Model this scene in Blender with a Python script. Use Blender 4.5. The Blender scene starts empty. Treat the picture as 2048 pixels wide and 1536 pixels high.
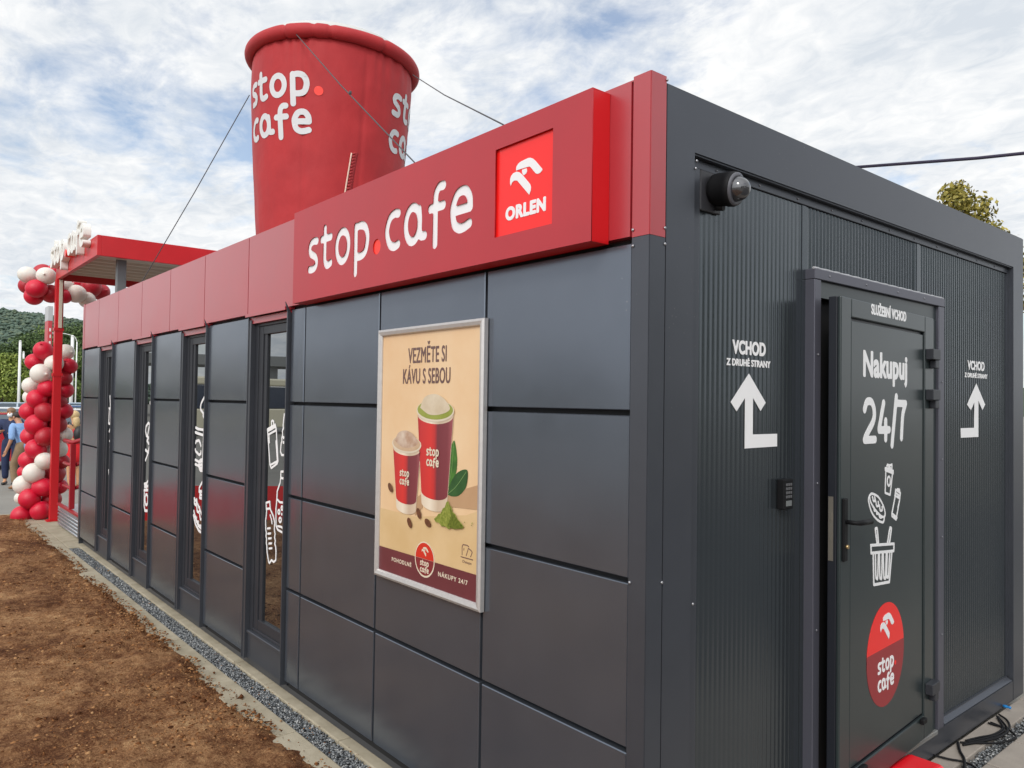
import bpy, bmesh, math, random
import numpy as np
from mathutils import Vector, Matrix, noise as mnoise
random.seed(7); rng = np.random.default_rng(7)
S = bpy.context.scene
COL = S.collection
R = math.radians

# ------------------------------------------------------------------ camera
CAM_POS = Vector((1.612, -1.927, 1.72))
yaw, pitch, roll = R(140.07), R(1.28), R(.83)
fwd = Vector((math.cos(pitch)*math.cos(yaw), math.cos(pitch)*math.sin(yaw), math.sin(pitch)))
rt0 = fwd.cross(Vector((0, 0, 1))).normalized(); up0 = rt0.cross(fwd)
rt = math.cos(roll)*rt0 + math.sin(roll)*up0
up = -math.sin(roll)*rt0 + math.cos(roll)*up0
cam = bpy.data.cameras.new('camera'); camo = bpy.data.objects.new('camera', cam); COL.objects.link(camo)
cam.sensor_width = 36; cam.lens = 1525/2048*36; cam.clip_start = .05; cam.clip_end = 3000
camo.matrix_world = Matrix(((rt.x, up.x, -fwd.x, CAM_POS.x), (rt.y, up.y, -fwd.y, CAM_POS.y), (rt.z, up.z, -fwd.z, CAM_POS.z), (0, 0, 0, 1)))
S.camera = camo

def ray(px, py):                       # measured photo point -> direction in the world (survey helper)
    return rt*((px-1024)/1525) - up*((py-768)/1525) + fwd
def onY(px, py, y=0.):
    d = ray(px, py); return CAM_POS + d*((y-CAM_POS.y)/d.y)
def onX(px, py, x=0.):
    d = ray(px, py); return CAM_POS + d*((x-CAM_POS.x)/d.x)
def onZ(px, py, z=0.):
    d = ray(px, py); return CAM_POS + d*((z-CAM_POS.z)/d.z)

# ------------------------------------------------------------------ world, sun, exposure
SUN_EL, SUN_ROT = R(38), R(147)
sdir = Vector((math.sin(SUN_ROT)*math.cos(SUN_EL), math.cos(SUN_ROT)*math.cos(SUN_EL), math.sin(SUN_EL)))
W = bpy.data.worlds.new("World"); S.world = W; W.use_nodes = True
nt = W.node_tree; nt.nodes.clear()
def N(tree, typ, **kw):
    n = tree.nodes.new(typ)
    for k, v in kw.items():
        if k.startswith('_'): setattr(n, k[1:], v)
        else: n.inputs[k.replace('__', ' ')].default_value = v
    return n
def wm(op, a=None, b=None, c=None, clamp=False):
    n = nt.nodes.new('ShaderNodeMath'); n.operation = op; n.use_clamp = clamp
    for i, v in enumerate((a, b, c)):
        if v is None: continue
        if isinstance(v, (int, float)): n.inputs[i].default_value = v
        else: nt.links.new(v, n.inputs[i])
    return n.outputs[0]
sky = nt.nodes.new('ShaderNodeTexSky'); sky.sky_type = 'NISHITA'; sky.sun_disc = False
sky.sun_elevation = SUN_EL; sky.sun_rotation = SUN_ROT
tc = nt.nodes.new('ShaderNodeTexCoord')
sep = nt.nodes.new('ShaderNodeSeparateXYZ'); nt.links.new(tc.outputs['Generated'], sep.inputs[0])
zz = wm('ADD', wm('MAXIMUM', sep.outputs[2], 0.0), 0.16)
cmb = nt.nodes.new('ShaderNodeCombineXYZ')
nt.links.new(wm('DIVIDE', sep.outputs[0], zz), cmb.inputs[0]); nt.links.new(wm('DIVIDE', sep.outputs[1], zz), cmb.inputs[1])
def wnoise(scale, detail, rough, dist, off):
    mp = nt.nodes.new('ShaderNodeMapping'); mp.inputs['Location'].default_value = off; mp.inputs['Rotation'].default_value = (0, 0, R(25)); mp.inputs['Scale'].default_value = (1, 1.3, 1)
    nt.links.new(cmb.outputs[0], mp.inputs[0])
    n = nt.nodes.new('ShaderNodeTexNoise'); n.inputs['Scale'].default_value = scale; n.inputs['Detail'].default_value = detail
    n.inputs['Roughness'].default_value = rough; n.inputs['Distortion'].default_value = dist
    nt.links.new(mp.outputs[0], n.inputs['Vector']); return n.outputs[0]
n1 = wnoise(1.0, 8, .6, .4, (3.1, 1.7, 0)); n2 = wnoise(4.5, 7, .62, .5, (9.2, 4.0, 0))
cov = wm('ADD', wm('MULTIPLY', n1, .7), wm('MULTIPLY', n2, .3))
# broad blue opening in the cloud deck, towards the north-east part of the sky
gap = nt.nodes.new('ShaderNodeVectorMath'); gap.operation = 'DOT_PRODUCT'; nt.links.new(tc.outputs['Generated'], gap.inputs[0])
gd = ray(1120, 90).normalized(); gap.inputs[1].default_value = gd
gapv = wm('POWER', wm('MAXIMUM', gap.outputs['Value'], 0.0), 26.0)
cov = wm('SUBTRACT', cov, wm('MULTIPLY', gapv, .105))
rampc = nt.nodes.new('ShaderNodeValToRGB'); nt.links.new(cov, rampc.inputs[0])
rampc.color_ramp.elements[0].position = .36; rampc.color_ramp.elements[0].color = (.2, .2, .2, 1)
rampc.color_ramp.elements[1].position = .475; rampc.color_ramp.elements[1].color = (1, 1, 1, 1)
mask = wm('MAXIMUM', rampc.outputs[0], wm('SUBTRACT', 1.0, wm('MULTIPLY', sep.outputs[2], 5.5), clamp=True))
ramps = nt.nodes.new('ShaderNodeValToRGB')
nt.links.new(wm('ADD', wm('MULTIPLY', wnoise(2.2, 9, .62, .6, (1.0, 7.3, 0)), .62), wm('MULTIPLY', wnoise(11.0, 6, .6, .9, (4.0, 2.3, 0)), .38)), ramps.inputs[0])
ramps.color_ramp.elements[0].position = .36; ramps.color_ramp.elements[0].color = (.66, .71, .77, 1)
ramps.color_ramp.elements[1].position = .60; ramps.color_ramp.elements[1].color = (.94, .945, .945, 1)
sd = nt.nodes.new('ShaderNodeVectorMath'); sd.operation = 'DOT_PRODUCT'; nt.links.new(tc.outputs['Generated'], sd.inputs[0]); sd.inputs[1].default_value = sdir
glow = wm('MULTIPLY_ADD', wm('POWER', wm('MAXIMUM', sd.outputs['Value'], 0.0), 2.5), 1.5, 1.0)
bg1 = nt.nodes.new('ShaderNodeBackground'); nt.links.new(sky.outputs[0], bg1.inputs[0]); bg1.inputs[1].default_value = .15
bg2 = nt.nodes.new('ShaderNodeBackground'); nt.links.new(ramps.outputs[0], bg2.inputs[0]); nt.links.new(glow, bg2.inputs[1])
mx = nt.nodes.new('ShaderNodeMixShader'); nt.links.new(mask, mx.inputs[0]); nt.links.new(bg1.outputs[0], mx.inputs[1]); nt.links.new(bg2.outputs[0], mx.inputs[2])
wo = nt.nodes.new('ShaderNodeOutputWorld'); nt.links.new(mx.outputs[0], wo.inputs[0])
sl = bpy.data.lights.new('sun', 'SUN'); sl.energy = 1.1; sl.angle = R(12); sl.color = (1, .94, .85)
so = bpy.data.objects.new('sun', sl); COL.objects.link(so); so.rotation_euler = sdir.to_track_quat('Z', 'Y').to_euler(); so.location = (6, -8, 12)
S.view_settings.view_transform = 'Standard'; S.view_settings.look = 'None'; S.view_settings.exposure = 0.1; S.view_settings.gamma = 1
S.cycles.max_bounces = 8; S.cycles.use_denoising = True

# ------------------------------------------------------------------ materials
MATS = {}
def mat(name, col, rough=.5, metal=0., spec=.5, coat=0., bump=None, var=None, extra=None, **kw):
    """procedural principled material; var=(scale, second colour, low, high), bump=(scale, strength, detail)"""
    if name in MATS: return MATS[name]
    m = bpy.data.materials.new(name); m.use_nodes = True; t = m.node_tree; b = t.nodes['Principled BSDF']
    b.inputs['Base Color'].default_value = (*col, 1); b.inputs['Roughness'].default_value = rough
    b.inputs['Metallic'].default_value = metal; b.inputs['Specular IOR Level'].default_value = spec; b.inputs['Coat Weight'].default_value = coat
    for k, v in kw.items(): b.inputs[k.replace('_', ' ')].default_value = v
    tcn = t.nodes.new('ShaderNodeTexCoord')
    if var:
        sc, c2, lo, hi = var[:4]
        n = t.nodes.new('ShaderNodeTexNoise'); n.inputs['Scale'].default_value = sc; n.inputs['Detail'].default_value = 8; n.inputs['Roughness'].default_value = .6
        t.links.new(tcn.outputs['Object'], n.inputs['Vector'])
        r = t.nodes.new('ShaderNodeValToRGB'); r.color_ramp.elements[0].position = lo; r.color_ramp.elements[1].position = hi
        r.color_ramp.elements[0].color = (*col, 1); r.color_ramp.elements[1].color = (*c2, 1)
        t.links.new(n.outputs[0], r.inputs[0]); t.links.new(r.outputs[0], b.inputs['Base Color'])
    if bump:
        n = t.nodes.new('ShaderNodeTexNoise'); n.inputs['Scale'].default_value = bump[0]; n.inputs['Detail'].default_value = bump[2] if len(bump) > 2 else 4
        t.links.new(tcn.outputs['Object'], n.inputs['Vector'])
        bp = t.nodes.new('ShaderNodeBump'); bp.inputs['Strength'].default_value = bump[1]; bp.inputs['Distance'].default_value = bump[3] if len(bump) > 3 else .01
        t.links.new(n.outputs[0], bp.inputs['Height']); t.links.new(bp.outputs[0], b.inputs['Normal'])
    if extra: extra(t, b, tcn)
    MATS[name] = m; return m

def dusty(strength, zfade):
    """dried rain specks and dust: small paler dots and soft roughness change"""
    def f(t, b, tcn):
        geo = t.nodes.new('ShaderNodeNewGeometry')
        v = t.nodes.new('ShaderNodeTexVoronoi'); v.inputs['Scale'].default_value = 42; v.inputs['Randomness'].default_value = 1
        t.links.new(geo.outputs['Position'], v.inputs['Vector'])
        r = t.nodes.new('ShaderNodeValToRGB'); r.color_ramp.elements[0].position = .07; r.color_ramp.elements[1].position = .15
        r.color_ramp.elements[0].color = (1, 1, 1, 1); r.color_ramp.elements[1].color = (0, 0, 0, 1)
        t.links.new(v.outputs['Distance'], r.inputs[0])
        n = t.nodes.new('ShaderNodeTexNoise'); n.inputs['Scale'].default_value = 1.7; n.inputs['Detail'].default_value = 5
        t.links.new(geo.outputs['Position'], n.inputs['Vector'])
        r2 = t.nodes.new('ShaderNodeValToRGB'); r2.color_ramp.elements[0].position = .45; r2.color_ramp.elements[1].position = .75
        t.links.new(n.outputs[0], r2.inputs[0])
        cn = t.nodes.new('ShaderNodeSeparateColor'); t.links.new(v.outputs['Color'], cn.inputs[0])
        gt = t.nodes.new('ShaderNodeMath'); gt.operation = 'GREATER_THAN'; gt.inputs[1].default_value = .72; t.links.new(cn.outputs[0], gt.inputs[0])
        m1 = t.nodes.new('ShaderNodeMath'); m1.operation = 'MULTIPLY'; t.links.new(r.outputs[0], m1.inputs[0]); t.links.new(gt.outputs[0], m1.inputs[1])
        m2 = t.nodes.new('ShaderNodeMath'); m2.operation = 'MULTIPLY'; t.links.new(m1.outputs[0], m2.inputs[0]); t.links.new(r2.outputs[0], m2.inputs[1])
        m3 = t.nodes.new('ShaderNodeMath'); m3.operation = 'MULTIPLY'; m3.inputs[1].default_value = strength; t.links.new(m2.outputs[0], m3.inputs[0])
        # soft dust film
        n3 = t.nodes.new('ShaderNodeTexNoise'); n3.inputs['Scale'].default_value = 3.1; n3.inputs['Detail'].default_value = 9; n3.inputs['Roughness'].default_value = .65
        t.links.new(geo.outputs['Position'], n3.inputs['Vector'])
        base = b.inputs['Base Color'].default_value[:3]
        mixa = t.nodes.new('ShaderNodeMix'); mixa.data_type = 'RGBA'; mixa.inputs['A'].default_value = (*[c*.86 for c in base], 1)
        mixa.inputs['B'].default_value = (*[min(1, c*1.12+.004) for c in base], 1); t.links.new(n3.outputs[0], mixa.inputs['Factor'])
        mixb = t.nodes.new('ShaderNodeMix'); mixb.data_type = 'RGBA'; t.links.new(mixa.outputs['Result'], mixb.inputs['A'])
        mixb.inputs['B'].default_value = (.42, .4, .38, 1); t.links.new(m3.outputs[0], mixb.inputs['Factor'])
        t.links.new(mixb.outputs['Result'], b.inputs['Base Color'])
        rr = t.nodes.new('ShaderNodeMapRange'); rr.inputs['To Min'].default_value = b.inputs['Roughness'].default_value-.05; rr.inputs['To Max'].default_value = b.inputs['Roughness'].default_value+.07
        t.links.new(n3.outputs[0], rr.inputs['Value']); t.links.new(rr.outputs[0], b.inputs['Roughness'])
    return f

PANEL = mat('anthracite panel', (.150, .170, .205), rough=.21, metal=.72, spec=.6, extra=dusty(.55, 1))
TRIM = mat('anthracite trim', (.075, .081, .096), rough=.34, metal=.5, spec=.5, extra=dusty(.3, 1))
ENDW = mat('anthracite profiled sheet', (.075, .088, .099), rough=.22, metal=.7, spec=.6, var=(1.2, (.085, .098, .108), .35, .65))
FRAME = mat('anthracite frame', (.026, .028, .034), rough=.42, spec=.35, extra=dusty(.3, 1))
DOORM = mat('dark door green reflection tint', (.020, .029, .031), rough=.3, spec=.55, var=(1.5, (.026, .035, .036), .35, .65))  # green cast of mirrored trees is mixed into the door colour
DARK = mat('black gap', (.008, .008, .009), rough=.8)
BAND = mat('red cladding', (.40, .022, .032), rough=.36, spec=.6, coat=.8, Coat_Roughness=.3, extra=dusty(.1, 1))
SIGNR = mat('red sign sheet', (.42, .012, .022), rough=.42, spec=.5, coat=.2, Coat_Roughness=.35, extra=dusty(.05, 1))
LOGOR = mat('bright red acrylic', (.88, .012, .01), rough=.3)
DOTR = mat('orange red acrylic', (.88, .03, .012), rough=.3)
WHITE = mat('white acrylic', (.8, .79, .8), rough=.35)
STICK = mat('white vinyl', (.84, .83, .83), rough=.45)
ALU = mat('brushed aluminium', (.62, .6, .58), rough=.38, metal=.55, var=(40, (.55, .53, .52), .3, .7))
GLASSB = mat('dark interior', (.012, .012, .014), rough=.6)
STEELB = mat('black plastic', (.011, .011, .012), rough=.5, spec=.12)
GALV = mat('galvanised steel', (.5, .52, .54), rough=.4, metal=.7, var=(18, (.36, .39, .41), .35, .65))
POSTR = mat('red painted post', (.55, .012, .018), rough=.4)
RAILR = mat('dark red rail', (.33, .012, .02), rough=.4)
CUPR = mat('red inflatable fabric', (.45, .028, .031), rough=.62, spec=.3, var=(2.5, (.37, .022, .026), .35, .7), bump=(3.0, .25, 6, .05), Sheen_Weight=.05)
CUPW = mat('white inflatable fabric', (.55, .55, .53), rough=.65)
ROPE = mat('grey rope', (.07, .07, .075), rough=.8)
def glass_mat():
    m = bpy.data.materials.new('window glass'); m.use_nodes = True; b = m.node_tree.nodes['Principled BSDF']
    b.inputs['Base Color'].default_value = (.27, .285, .295, 1); b.inputs['Roughness'].default_value = .006; b.inputs['Metallic'].default_value = .96; b.inputs['IOR'].default_value = 1.5
    b.inputs['Specular IOR Level'].default_value = .5; 
    return m
GLASS = glass_mat()

# ------------------------------------------------------------------ object helpers
def link(name, me, m=None, parent=None, smooth=False):
    if isinstance(me, bmesh.types.BMesh):
        b = me; me = bpy.data.meshes.new(name); b.to_mesh(me); b.free()
    o = bpy.data.objects.new(name, me); COL.objects.link(o)
    if m is not None:
        ml = m if isinstance(m, (list, tuple)) else [m]
        me.materials.clear()
        for x in ml: me.materials.append(x)
    if parent: o.parent = parent
    if smooth: me.polygons.foreach_set('use_smooth', [True]*len(me.polygons))
    return o
def tag(o, label, cat, group=None):
    o['label'] = label; o['category'] = cat
    if group: o['group'] = group
    return o
def thing(name, label, cat, loc=(0, 0, 0), group=None):
    """an Empty that parents its parts; parts are built in world coordinates when loc is the origin"""
    return tag_new(bpy.data.objects.new(name, None), label, cat, loc, group)
def tag_new(o, label, cat, loc, group):
    COL.objects.link(o); o.location = loc; o.empty_display_size = .1
    return tag(o, label, cat, group)
def struct(name, me, m, smooth=False):
    o = link(name, me, m, None, smooth); o['kind'] = 'structure'; return o
def stuff(name, me, m, label=None, smooth=False):
    o = link(name, me, m, None, smooth); o['kind'] = 'stuff'
    return o
def box(bm, x0, x1, y0, y1, z0, z1, bev=0, seg=1, mi=0):
    vs = [bm.verts.new((x, y, z)) for x in (x0, x1) for y in (y0, y1) for z in (z0, z1)]
    fs = [bm.faces.new([vs[i] for i in q]) for q in ((0, 1, 3, 2), (4, 6, 7, 5), (0, 4, 5, 1), (2, 3, 7, 6), (0, 2, 6, 4), (1, 5, 7, 3))]
    for f in fs: f.material_index = mi
    if bev:
        es = list({e for f in fs for e in f.edges})
        bmesh.ops.bevel(bm, geom=es, offset=bev, segments=seg, affect='EDGES', profile=.5)
    return fs
def bbox(name, x0, x1, y0, y1, z0, z1, m, parent, bev=.002, seg=1):
    bm = bmesh.new(); box(bm, x0, x1, y0, y1, z0, z1, bev, seg); bmesh.ops.recalc_face_normals(bm, faces=bm.faces); return link(name, bm, m, parent)
def prism(bm, pts, axis, a0, a1, mi=0):
    """closed 2D outline extruded between a0 and a1 along axis ('x','y','z')"""
    def P(p, a):
        return {'x': (a, p[0], p[1]), 'y': (p[0], a, p[1]), 'z': (p[0], p[1], a)}[axis]
    A = [bm.verts.new(P(p, a0)) for p in pts]; B = [bm.verts.new(P(p, a1)) for p in pts]; n = len(pts)
    fs = [bm.faces.new(A[::-1]), bm.faces.new(B)] + [bm.faces.new((A[i], A[(i+1) % n], B[(i+1) % n], B[i])) for i in range(n)]
    for f in fs: f.material_index = mi
    return fs
def tube(bm, pts, r, n=8, cap=True, mi=0):
    pts = [Vector(p) for p in pts]; rings = []
    rs = r if isinstance(r, (list, tuple)) else [r]*len(pts)
    prev = None
    for i, p in enumerate(pts):
        d = (pts[min(i+1, len(pts)-1)]-pts[max(i-1, 0)]).normalized()
        a = prev if prev is not None else (Vector((0, 0, 1)) if abs(d.z) < .9 else Vector((1, 0, 0)))
        u = (a - d*a.dot(d)).normalized(); v = d.cross(u); prev = u
        rings.append([bm.verts.new(p + (u*math.cos(t)+v*math.sin(t))*rs[i]) for t in [2*math.pi*k/n for k in range(n)]])
    for a, b in zip(rings, rings[1:]):
        for k in range(n):
            f = bm.faces.new((a[k], a[(k+1) % n], b[(k+1) % n], b[k])); f.smooth = True; f.material_index = mi
    if cap:
        bm.faces.new(rings[0][::-1]).material_index = mi; bm.faces.new(rings[-1]).material_index = mi
def tubeobj(name, pts, r, m, parent=None, n=8):
    bm = bmesh.new(); tube(bm, pts, r, n); return link(name, bm, m, parent)
def lathe(bm, prof, n=24, center=(0, 0, 0), axis='z', mi=0, caps=True):
    rings = []
    for r, h in prof:
        ring = []
        for k in range(n):
            t = 2*math.pi*k/n; c, s = r*math.cos(t), r*math.sin(t)
            p = {'z': (c, s, h), 'x': (h, c, s), 'y': (c, h, s)}[axis]
            ring.append(bm.verts.new(Vector(p)+Vector(center)))
        rings.append(ring)
    for a, b in zip(rings, rings[1:]):
        for k in range(n):
            f = bm.faces.new((a[k], a[(k+1) % n], b[(k+1) % n], b[k])); f.smooth = True; f.material_index = mi
    if caps:
        for ring in (rings[0], rings[-1]):
            try: bm.faces.new(ring).material_index = mi
            except ValueError: pass
    bmesh.ops.recalc_face_normals(bm, faces=bm.faces)
def raw(name, V, F, m, parent=None, smooth=False):
    me = bpy.data.meshes.new(name); me.from_pydata([tuple(v) for v in V], [], [tuple(f) for f in F]); me.update()
    return link(name, me, m, parent, smooth)
def fastmesh(name, V, F):
    """V (n,3) float, F (m,k) int, all faces with k corners"""
    me = bpy.data.meshes.new(name); V = np.asarray(V, np.float32); F = np.asarray(F, np.int32); k = F.shape[1]
    me.vertices.add(len(V)); me.vertices.foreach_set('co', V.ravel())
    me.loops.add(F.size); me.loops.foreach_set('vertex_index', F.ravel())
    me.polygons.add(len(F)); me.polygons.foreach_set('loop_start', np.arange(0, F.size, k, dtype=np.int32))
    me.update(calc_edges=True); me.validate(); return me

# ------------------------------------------------------------------ lettering: strokes -> outlines -> filled flat shapes
def spline(P, n=10):
    P = [np.array(p, float) for p in P]
    if len(P) < 3: return np.array(P)
    Q = [2*P[0]-P[1]]+P+[2*P[-1]-P[-2]]; out = []
    for i in range(1, len(Q)-2):
        p0, p1, p2, p3 = Q[i-1:i+3]
        for t in np.linspace(0, 1, n, endpoint=False):
            out.append(.5*((2*p1)+(-p0+p2)*t+(2*p0-5*p1+4*p2-p3)*t*t+(-p0+3*p1-3*p2+p3)*t**3))
    out.append(P[-1]); return np.array(out)
def ell(cx, cy, rx, ry, n=40):
    t = np.linspace(0, 2*np.pi, n+1); return np.c_[cx+rx*np.cos(t), cy+ry*np.sin(t)]
def contours(strokes, hw, res):
    """outlines (outer and holes) of a set of round-ended strokes of half-width hw"""
    A = np.concatenate([np.asarray(s, float)[:-1] for s in strokes]); B = np.concatenate([np.asarray(s, float)[1:] for s in strokes])
    lo = np.minimum(A.min(0), B.min(0))-hw-2*res; hi = np.maximum(A.max(0), B.max(0))+hw+2*res
    xs = np.arange(lo[0], hi[0]+res, res); ys = np.arange(lo[1], hi[1]+res, res)
    G = np.stack(np.meshgrid(xs, ys, indexing='ij'), -1); D = np.full(G.shape[:2], 1e9)
    for a, b in zip(A, B):
        ab = b-a; L = ab@ab
        if L < 1e-14: d = np.hypot(G[..., 0]-a[0], G[..., 1]-a[1])
        else:
            t = np.clip(((G-a)@ab)/L, 0, 1); d = np.hypot(G[..., 0]-a[0]-t*ab[0], G[..., 1]-a[1]-t*ab[1])
        D = np.minimum(D, d)
    return march(D-hw, xs, ys, res)
def march(D, xs, ys, res):
    D[np.abs(D) < res*1e-3] = res*1e-3
    seg = {}
    def edge(i, j, k, l):
        d0, d1 = D[i, j], D[k, l]; t = d0/(d0-d1); return ((i, j, k, l), (xs[i]+(xs[k]-xs[i])*t, ys[j]+(ys[l]-ys[j])*t))
    pos = {}; nxt = {}
    ins = D < 0
    cells = np.argwhere((ins[:-1, :-1]+0+ins[1:, :-1]+ins[:-1, 1:]+ins[1:, 1:]) % 4 != 0)
    for i, j in cells:
        c = [(i, j), (i+1, j), (i+1, j+1), (i, j+1)]; s = [ins[p] for p in c]; out, inn = [], []
        for k in range(4):
            a, b = c[k], c[(k+1) % 4]
            if s[k] != s[(k+1) % 4]:
                p, q = (a, b) if a < b else (b, a); key, pt = edge(*p, *q); pos[key] = pt
                (out if s[k] else inn).append(key)
        for o_, i_ in zip(out, inn[::-1] if len(out) > 1 else inn): nxt[o_] = i_
    loops = []; seen = set()
    for k0 in list(nxt):
        if k0 in seen: continue
        L = []; k = k0
        while k not in seen and k in nxt: seen.add(k); L.append(pos[k]); k = nxt[k]
        if len(L) > 5: loops.append(np.array(L))
    return [simp(L, res*.12) for L in loops]
def simp(L, tol):
    keep = [0]; n = len(L); i = 0
    while i < n-1:
        j = min(i+12, n-1)
        while j > i+1:
            a, b = L[i], L[j]; ab = b-a; ln = np.hypot(*ab)+1e-12; M = L[i+1:j]-a
            if np.abs(M[:, 0]*ab[1]-M[:, 1]*ab[0]).max()/ln < tol: break
            j -= 1
        keep.append(j); i = j
    return L[keep[:-1] if np.hypot(*(L[keep[-1]]-L[0])) < tol*4 else keep]
def fill(loops, depth):
    """flat shape in XY (front at z=depth, back at z=0) from closed outlines, even-odd"""
    cu = bpy.data.curves.new('outline', 'CURVE'); cu.dimensions = '2D'; cu.fill_mode = 'BOTH'; cu.extrude = depth/2
    for L in loops:
        sp = cu.splines.new('POLY'); sp.points.add(len(L)-1); sp.use_cyclic_u = True
        sp.points.foreach_set('co', np.c_[L, np.zeros(len(L)), np.ones(len(L))].astype(np.float32).ravel())
    o = bpy.data.objects.new('outline', cu); me = bpy.data.meshes.new_from_object(o)
    me.transform(Matrix.Translation((0, 0, depth/2))); bpy.data.objects.remove(o); bpy.data.curves.remove(cu); return me
GL = {
 's': ([spline([(.575, .87), (.40, .893), (.2, .84), (.122, .70), (.18, .57), (.34, .50), (.49, .42), (.562, .28), (.49, .15), (.32, .107), (.115, .12)])], .68),
 't': ([spline([(.30, 1.14), (.30, .75), (.30, .32), (.36, .16), (.50, .107), (.66, .15)]), [(.107, .86), (.65, .86)]], .78),
 'o': ([ell(.436, .5, .33, .393)], .87),
 'p': ([[(.107, .893), (.107, -.295)], spline([(.107, .86), (.33, .893), (.56, .83), (.69, .64), (.70, .42), (.6, .19), (.4, .107), (.107, .112)])], .83),
 'c': ([spline([(.63, .87), (.46, .893), (.24, .80), (.115, .5), (.24, .2), (.46, .107), (.63, .14)])], .735),
 'a': ([ell(.40, .5, .293, .393), spline([(.66, .80), (.69, .6), (.69, .32), (.75, .19), (.9, .17)])], 1.0),
 'f': ([spline([(.60, 1.15), (.45, 1.15), (.33, 1.03), (.30, .8), (.30, .4), (.30, -.09)]), [(.107, .72), (.60, .72)]], .70),
 'e': ([[(.13, .50), (.72, .50)], spline([(.72, .50), (.70, .70), (.58, .86), (.42, .893), (.25, .83), (.12, .62), (.107, .45), (.17, .22), (.33, .115), (.50, .107), (.70, .16)])], .84)}
GC = {k: contours(v[0], .107, .014) for k, v in GL.items()}
ROW_STOP = {'s': 0, 't': .76, 'o': 1.653, 'p': 2.70}; ROW_CAFE = {'c': 0, 'a': .852, 'f': 1.868, 'e': 2.72}
def logo_loops(stacked=True, bold=0):
    """(white outlines, dot outline); unit = x height, baseline 0"""
    G = GC if not bold else {k: contours(v[0], .107+bold, .014) for k, v in GL.items()}
    out = []
    for k, x in ROW_STOP.items(): out += [L+np.array([x, 0]) for L in G[k]]
    for k, x in ROW_CAFE.items(): out += [L+(np.array([x, -1.52]) if stacked else np.array([4.235+x, 0])) for L in G[k]]
    return out, [ell(3.89, .22, .19, .19, 32)[:-1]]
def place(me, plane, u0, v0, off, s=1, flip=False):
    """put a flat shape (x,y,depth z) on the facade ('Y': u=x, faces -y) or the end wall ('X': u=y, faces +x)"""
    if plane == 'Y': M = Matrix(((s, 0, 0, u0), (0, 0, -1, off), (0, s, 0, v0), (0, 0, 0, 1)))
    else: M = Matrix(((0, 0, 1, off), (s, 0, 0, u0), (0, s, 0, v0), (0, 0, 0, 1)))
    me.transform(M); return me
TXC = {}
def text_outline(t, sp=1.):
    """boundary segments of a line of built-in lettering, unscaled"""
    if (t, sp) in TXC: return TXC[t, sp]
    c = bpy.data.curves.new('lettering', 'FONT'); c.body = t; c.space_character = sp; c.resolution_u = 5; c.fill_mode = 'FRONT'
    o = bpy.data.objects.new('lettering', c); me = bpy.data.meshes.new_from_object(o); bpy.data.objects.remove(o); bpy.data.curves.remove(c)
    bm = bmesh.new(); bm.from_mesh(me); bpy.data.meshes.remove(me); bmesh.ops.remove_doubles(bm, verts=bm.verts, dist=1e-5)
    E_ = np.array([[v.co[:2] for v in e.verts] for e in bm.edges if len(e.link_faces) == 1]); bm.free(); TXC[t, sp] = E_; return E_
def text_mesh(body, width, cap, depth, bold=0., spacing=1.):
    """lettering scaled so that capitals are cap high and the line is width wide, strokes thickened by bold*cap; starts at x=0, baseline 0"""
    H = text_outline('H'); ch = H[..., 1].max()-H[..., 1].min(); b0 = H[..., 1].min()
    E_ = text_outline(body, spacing); x0, x1 = E_[..., 0].min(), E_[..., 0].max(); bw = bold*cap
    E_ = np.stack([(E_[..., 0]-x0)*((width-2*bw)/(x1-x0))+bw, (E_[..., 1]-b0)*((cap-2*bw)/ch)+bw], -1)
    res = cap/30; loops = []
    # work glyph by glyph column ranges would be finer; one signed-distance grid per line is enough
    lo = E_.reshape(-1, 2).min(0)-bw-2*res; hi = E_.reshape(-1, 2).max(0)+bw+2*res
    xs = np.arange(lo[0], hi[0]+res, res); ys = np.arange(lo[1], hi[1]+res, res)*1.0+res*.137
    GX, GY = np.meshgrid(xs, ys, indexing='ij'); D = np.full(GX.shape, 1e9); par = np.zeros(GX.shape, bool)
    for a, b in E_:
        i0 = max(0, int((min(a[0], b[0])-bw-3*res-xs[0])/res)); i1 = int((max(a[0], b[0])+bw+4*res-xs[0])/res)+1
        gx_, gy_ = GX[i0:i1], GY[i0:i1]; ab = b-a; L = ab@ab
        if L > 0:
            t = np.clip(((gx_-a[0])*ab[0]+(gy_-a[1])*ab[1])/L, 0, 1); D[i0:i1] = np.minimum(D[i0:i1], np.hypot(gx_-a[0]-t*ab[0], gy_-a[1]-t*ab[1]))
        if a[1] != b[1]:
            m_ = (GY > min(a[1], b[1])) & (GY <= max(a[1], b[1])); xi = a[0]+(GY-a[1])*ab[0]/ab[1]; par ^= m_ & (GX < xi)
    D = np.where(par, -D, D)-bw
    return fill(march(D, xs, ys, res), 0.0)
def slab(me, depth):
    """give a flat lettering mesh a small thickness"""
    bm = bmesh.new(); bm.from_mesh(me); bmesh.ops.remove_doubles(bm, verts=bm.verts, dist=1e-6); r = bmesh.ops.extrude_face_region(bm, geom=bm.faces[:])
    bmesh.ops.translate(bm, verts=[g for g in r['geom'] if isinstance(g, bmesh.types.BMVert)], vec=(0, 0, depth))
    bmesh.ops.recalc_face_normals(bm, faces=bm.faces); bm.to_mesh(me); bm.free(); return me
def text_on(name, body, plane, u0, u1, v0, cap, off, m, parent, bold=.02, depth=.0012, spacing=1.):
    me = slab(text_mesh(body, u1-u0, cap, depth, bold, spacing), depth); return link(name, place(me, plane, u0, v0, off), m, parent)
def poly_on(name, loops, plane, off, m, parent, depth=.0012):
    return link(name, place(fill([np.asarray(L, float) for L in loops], depth), plane, 0, 0, off), m, parent)
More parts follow.
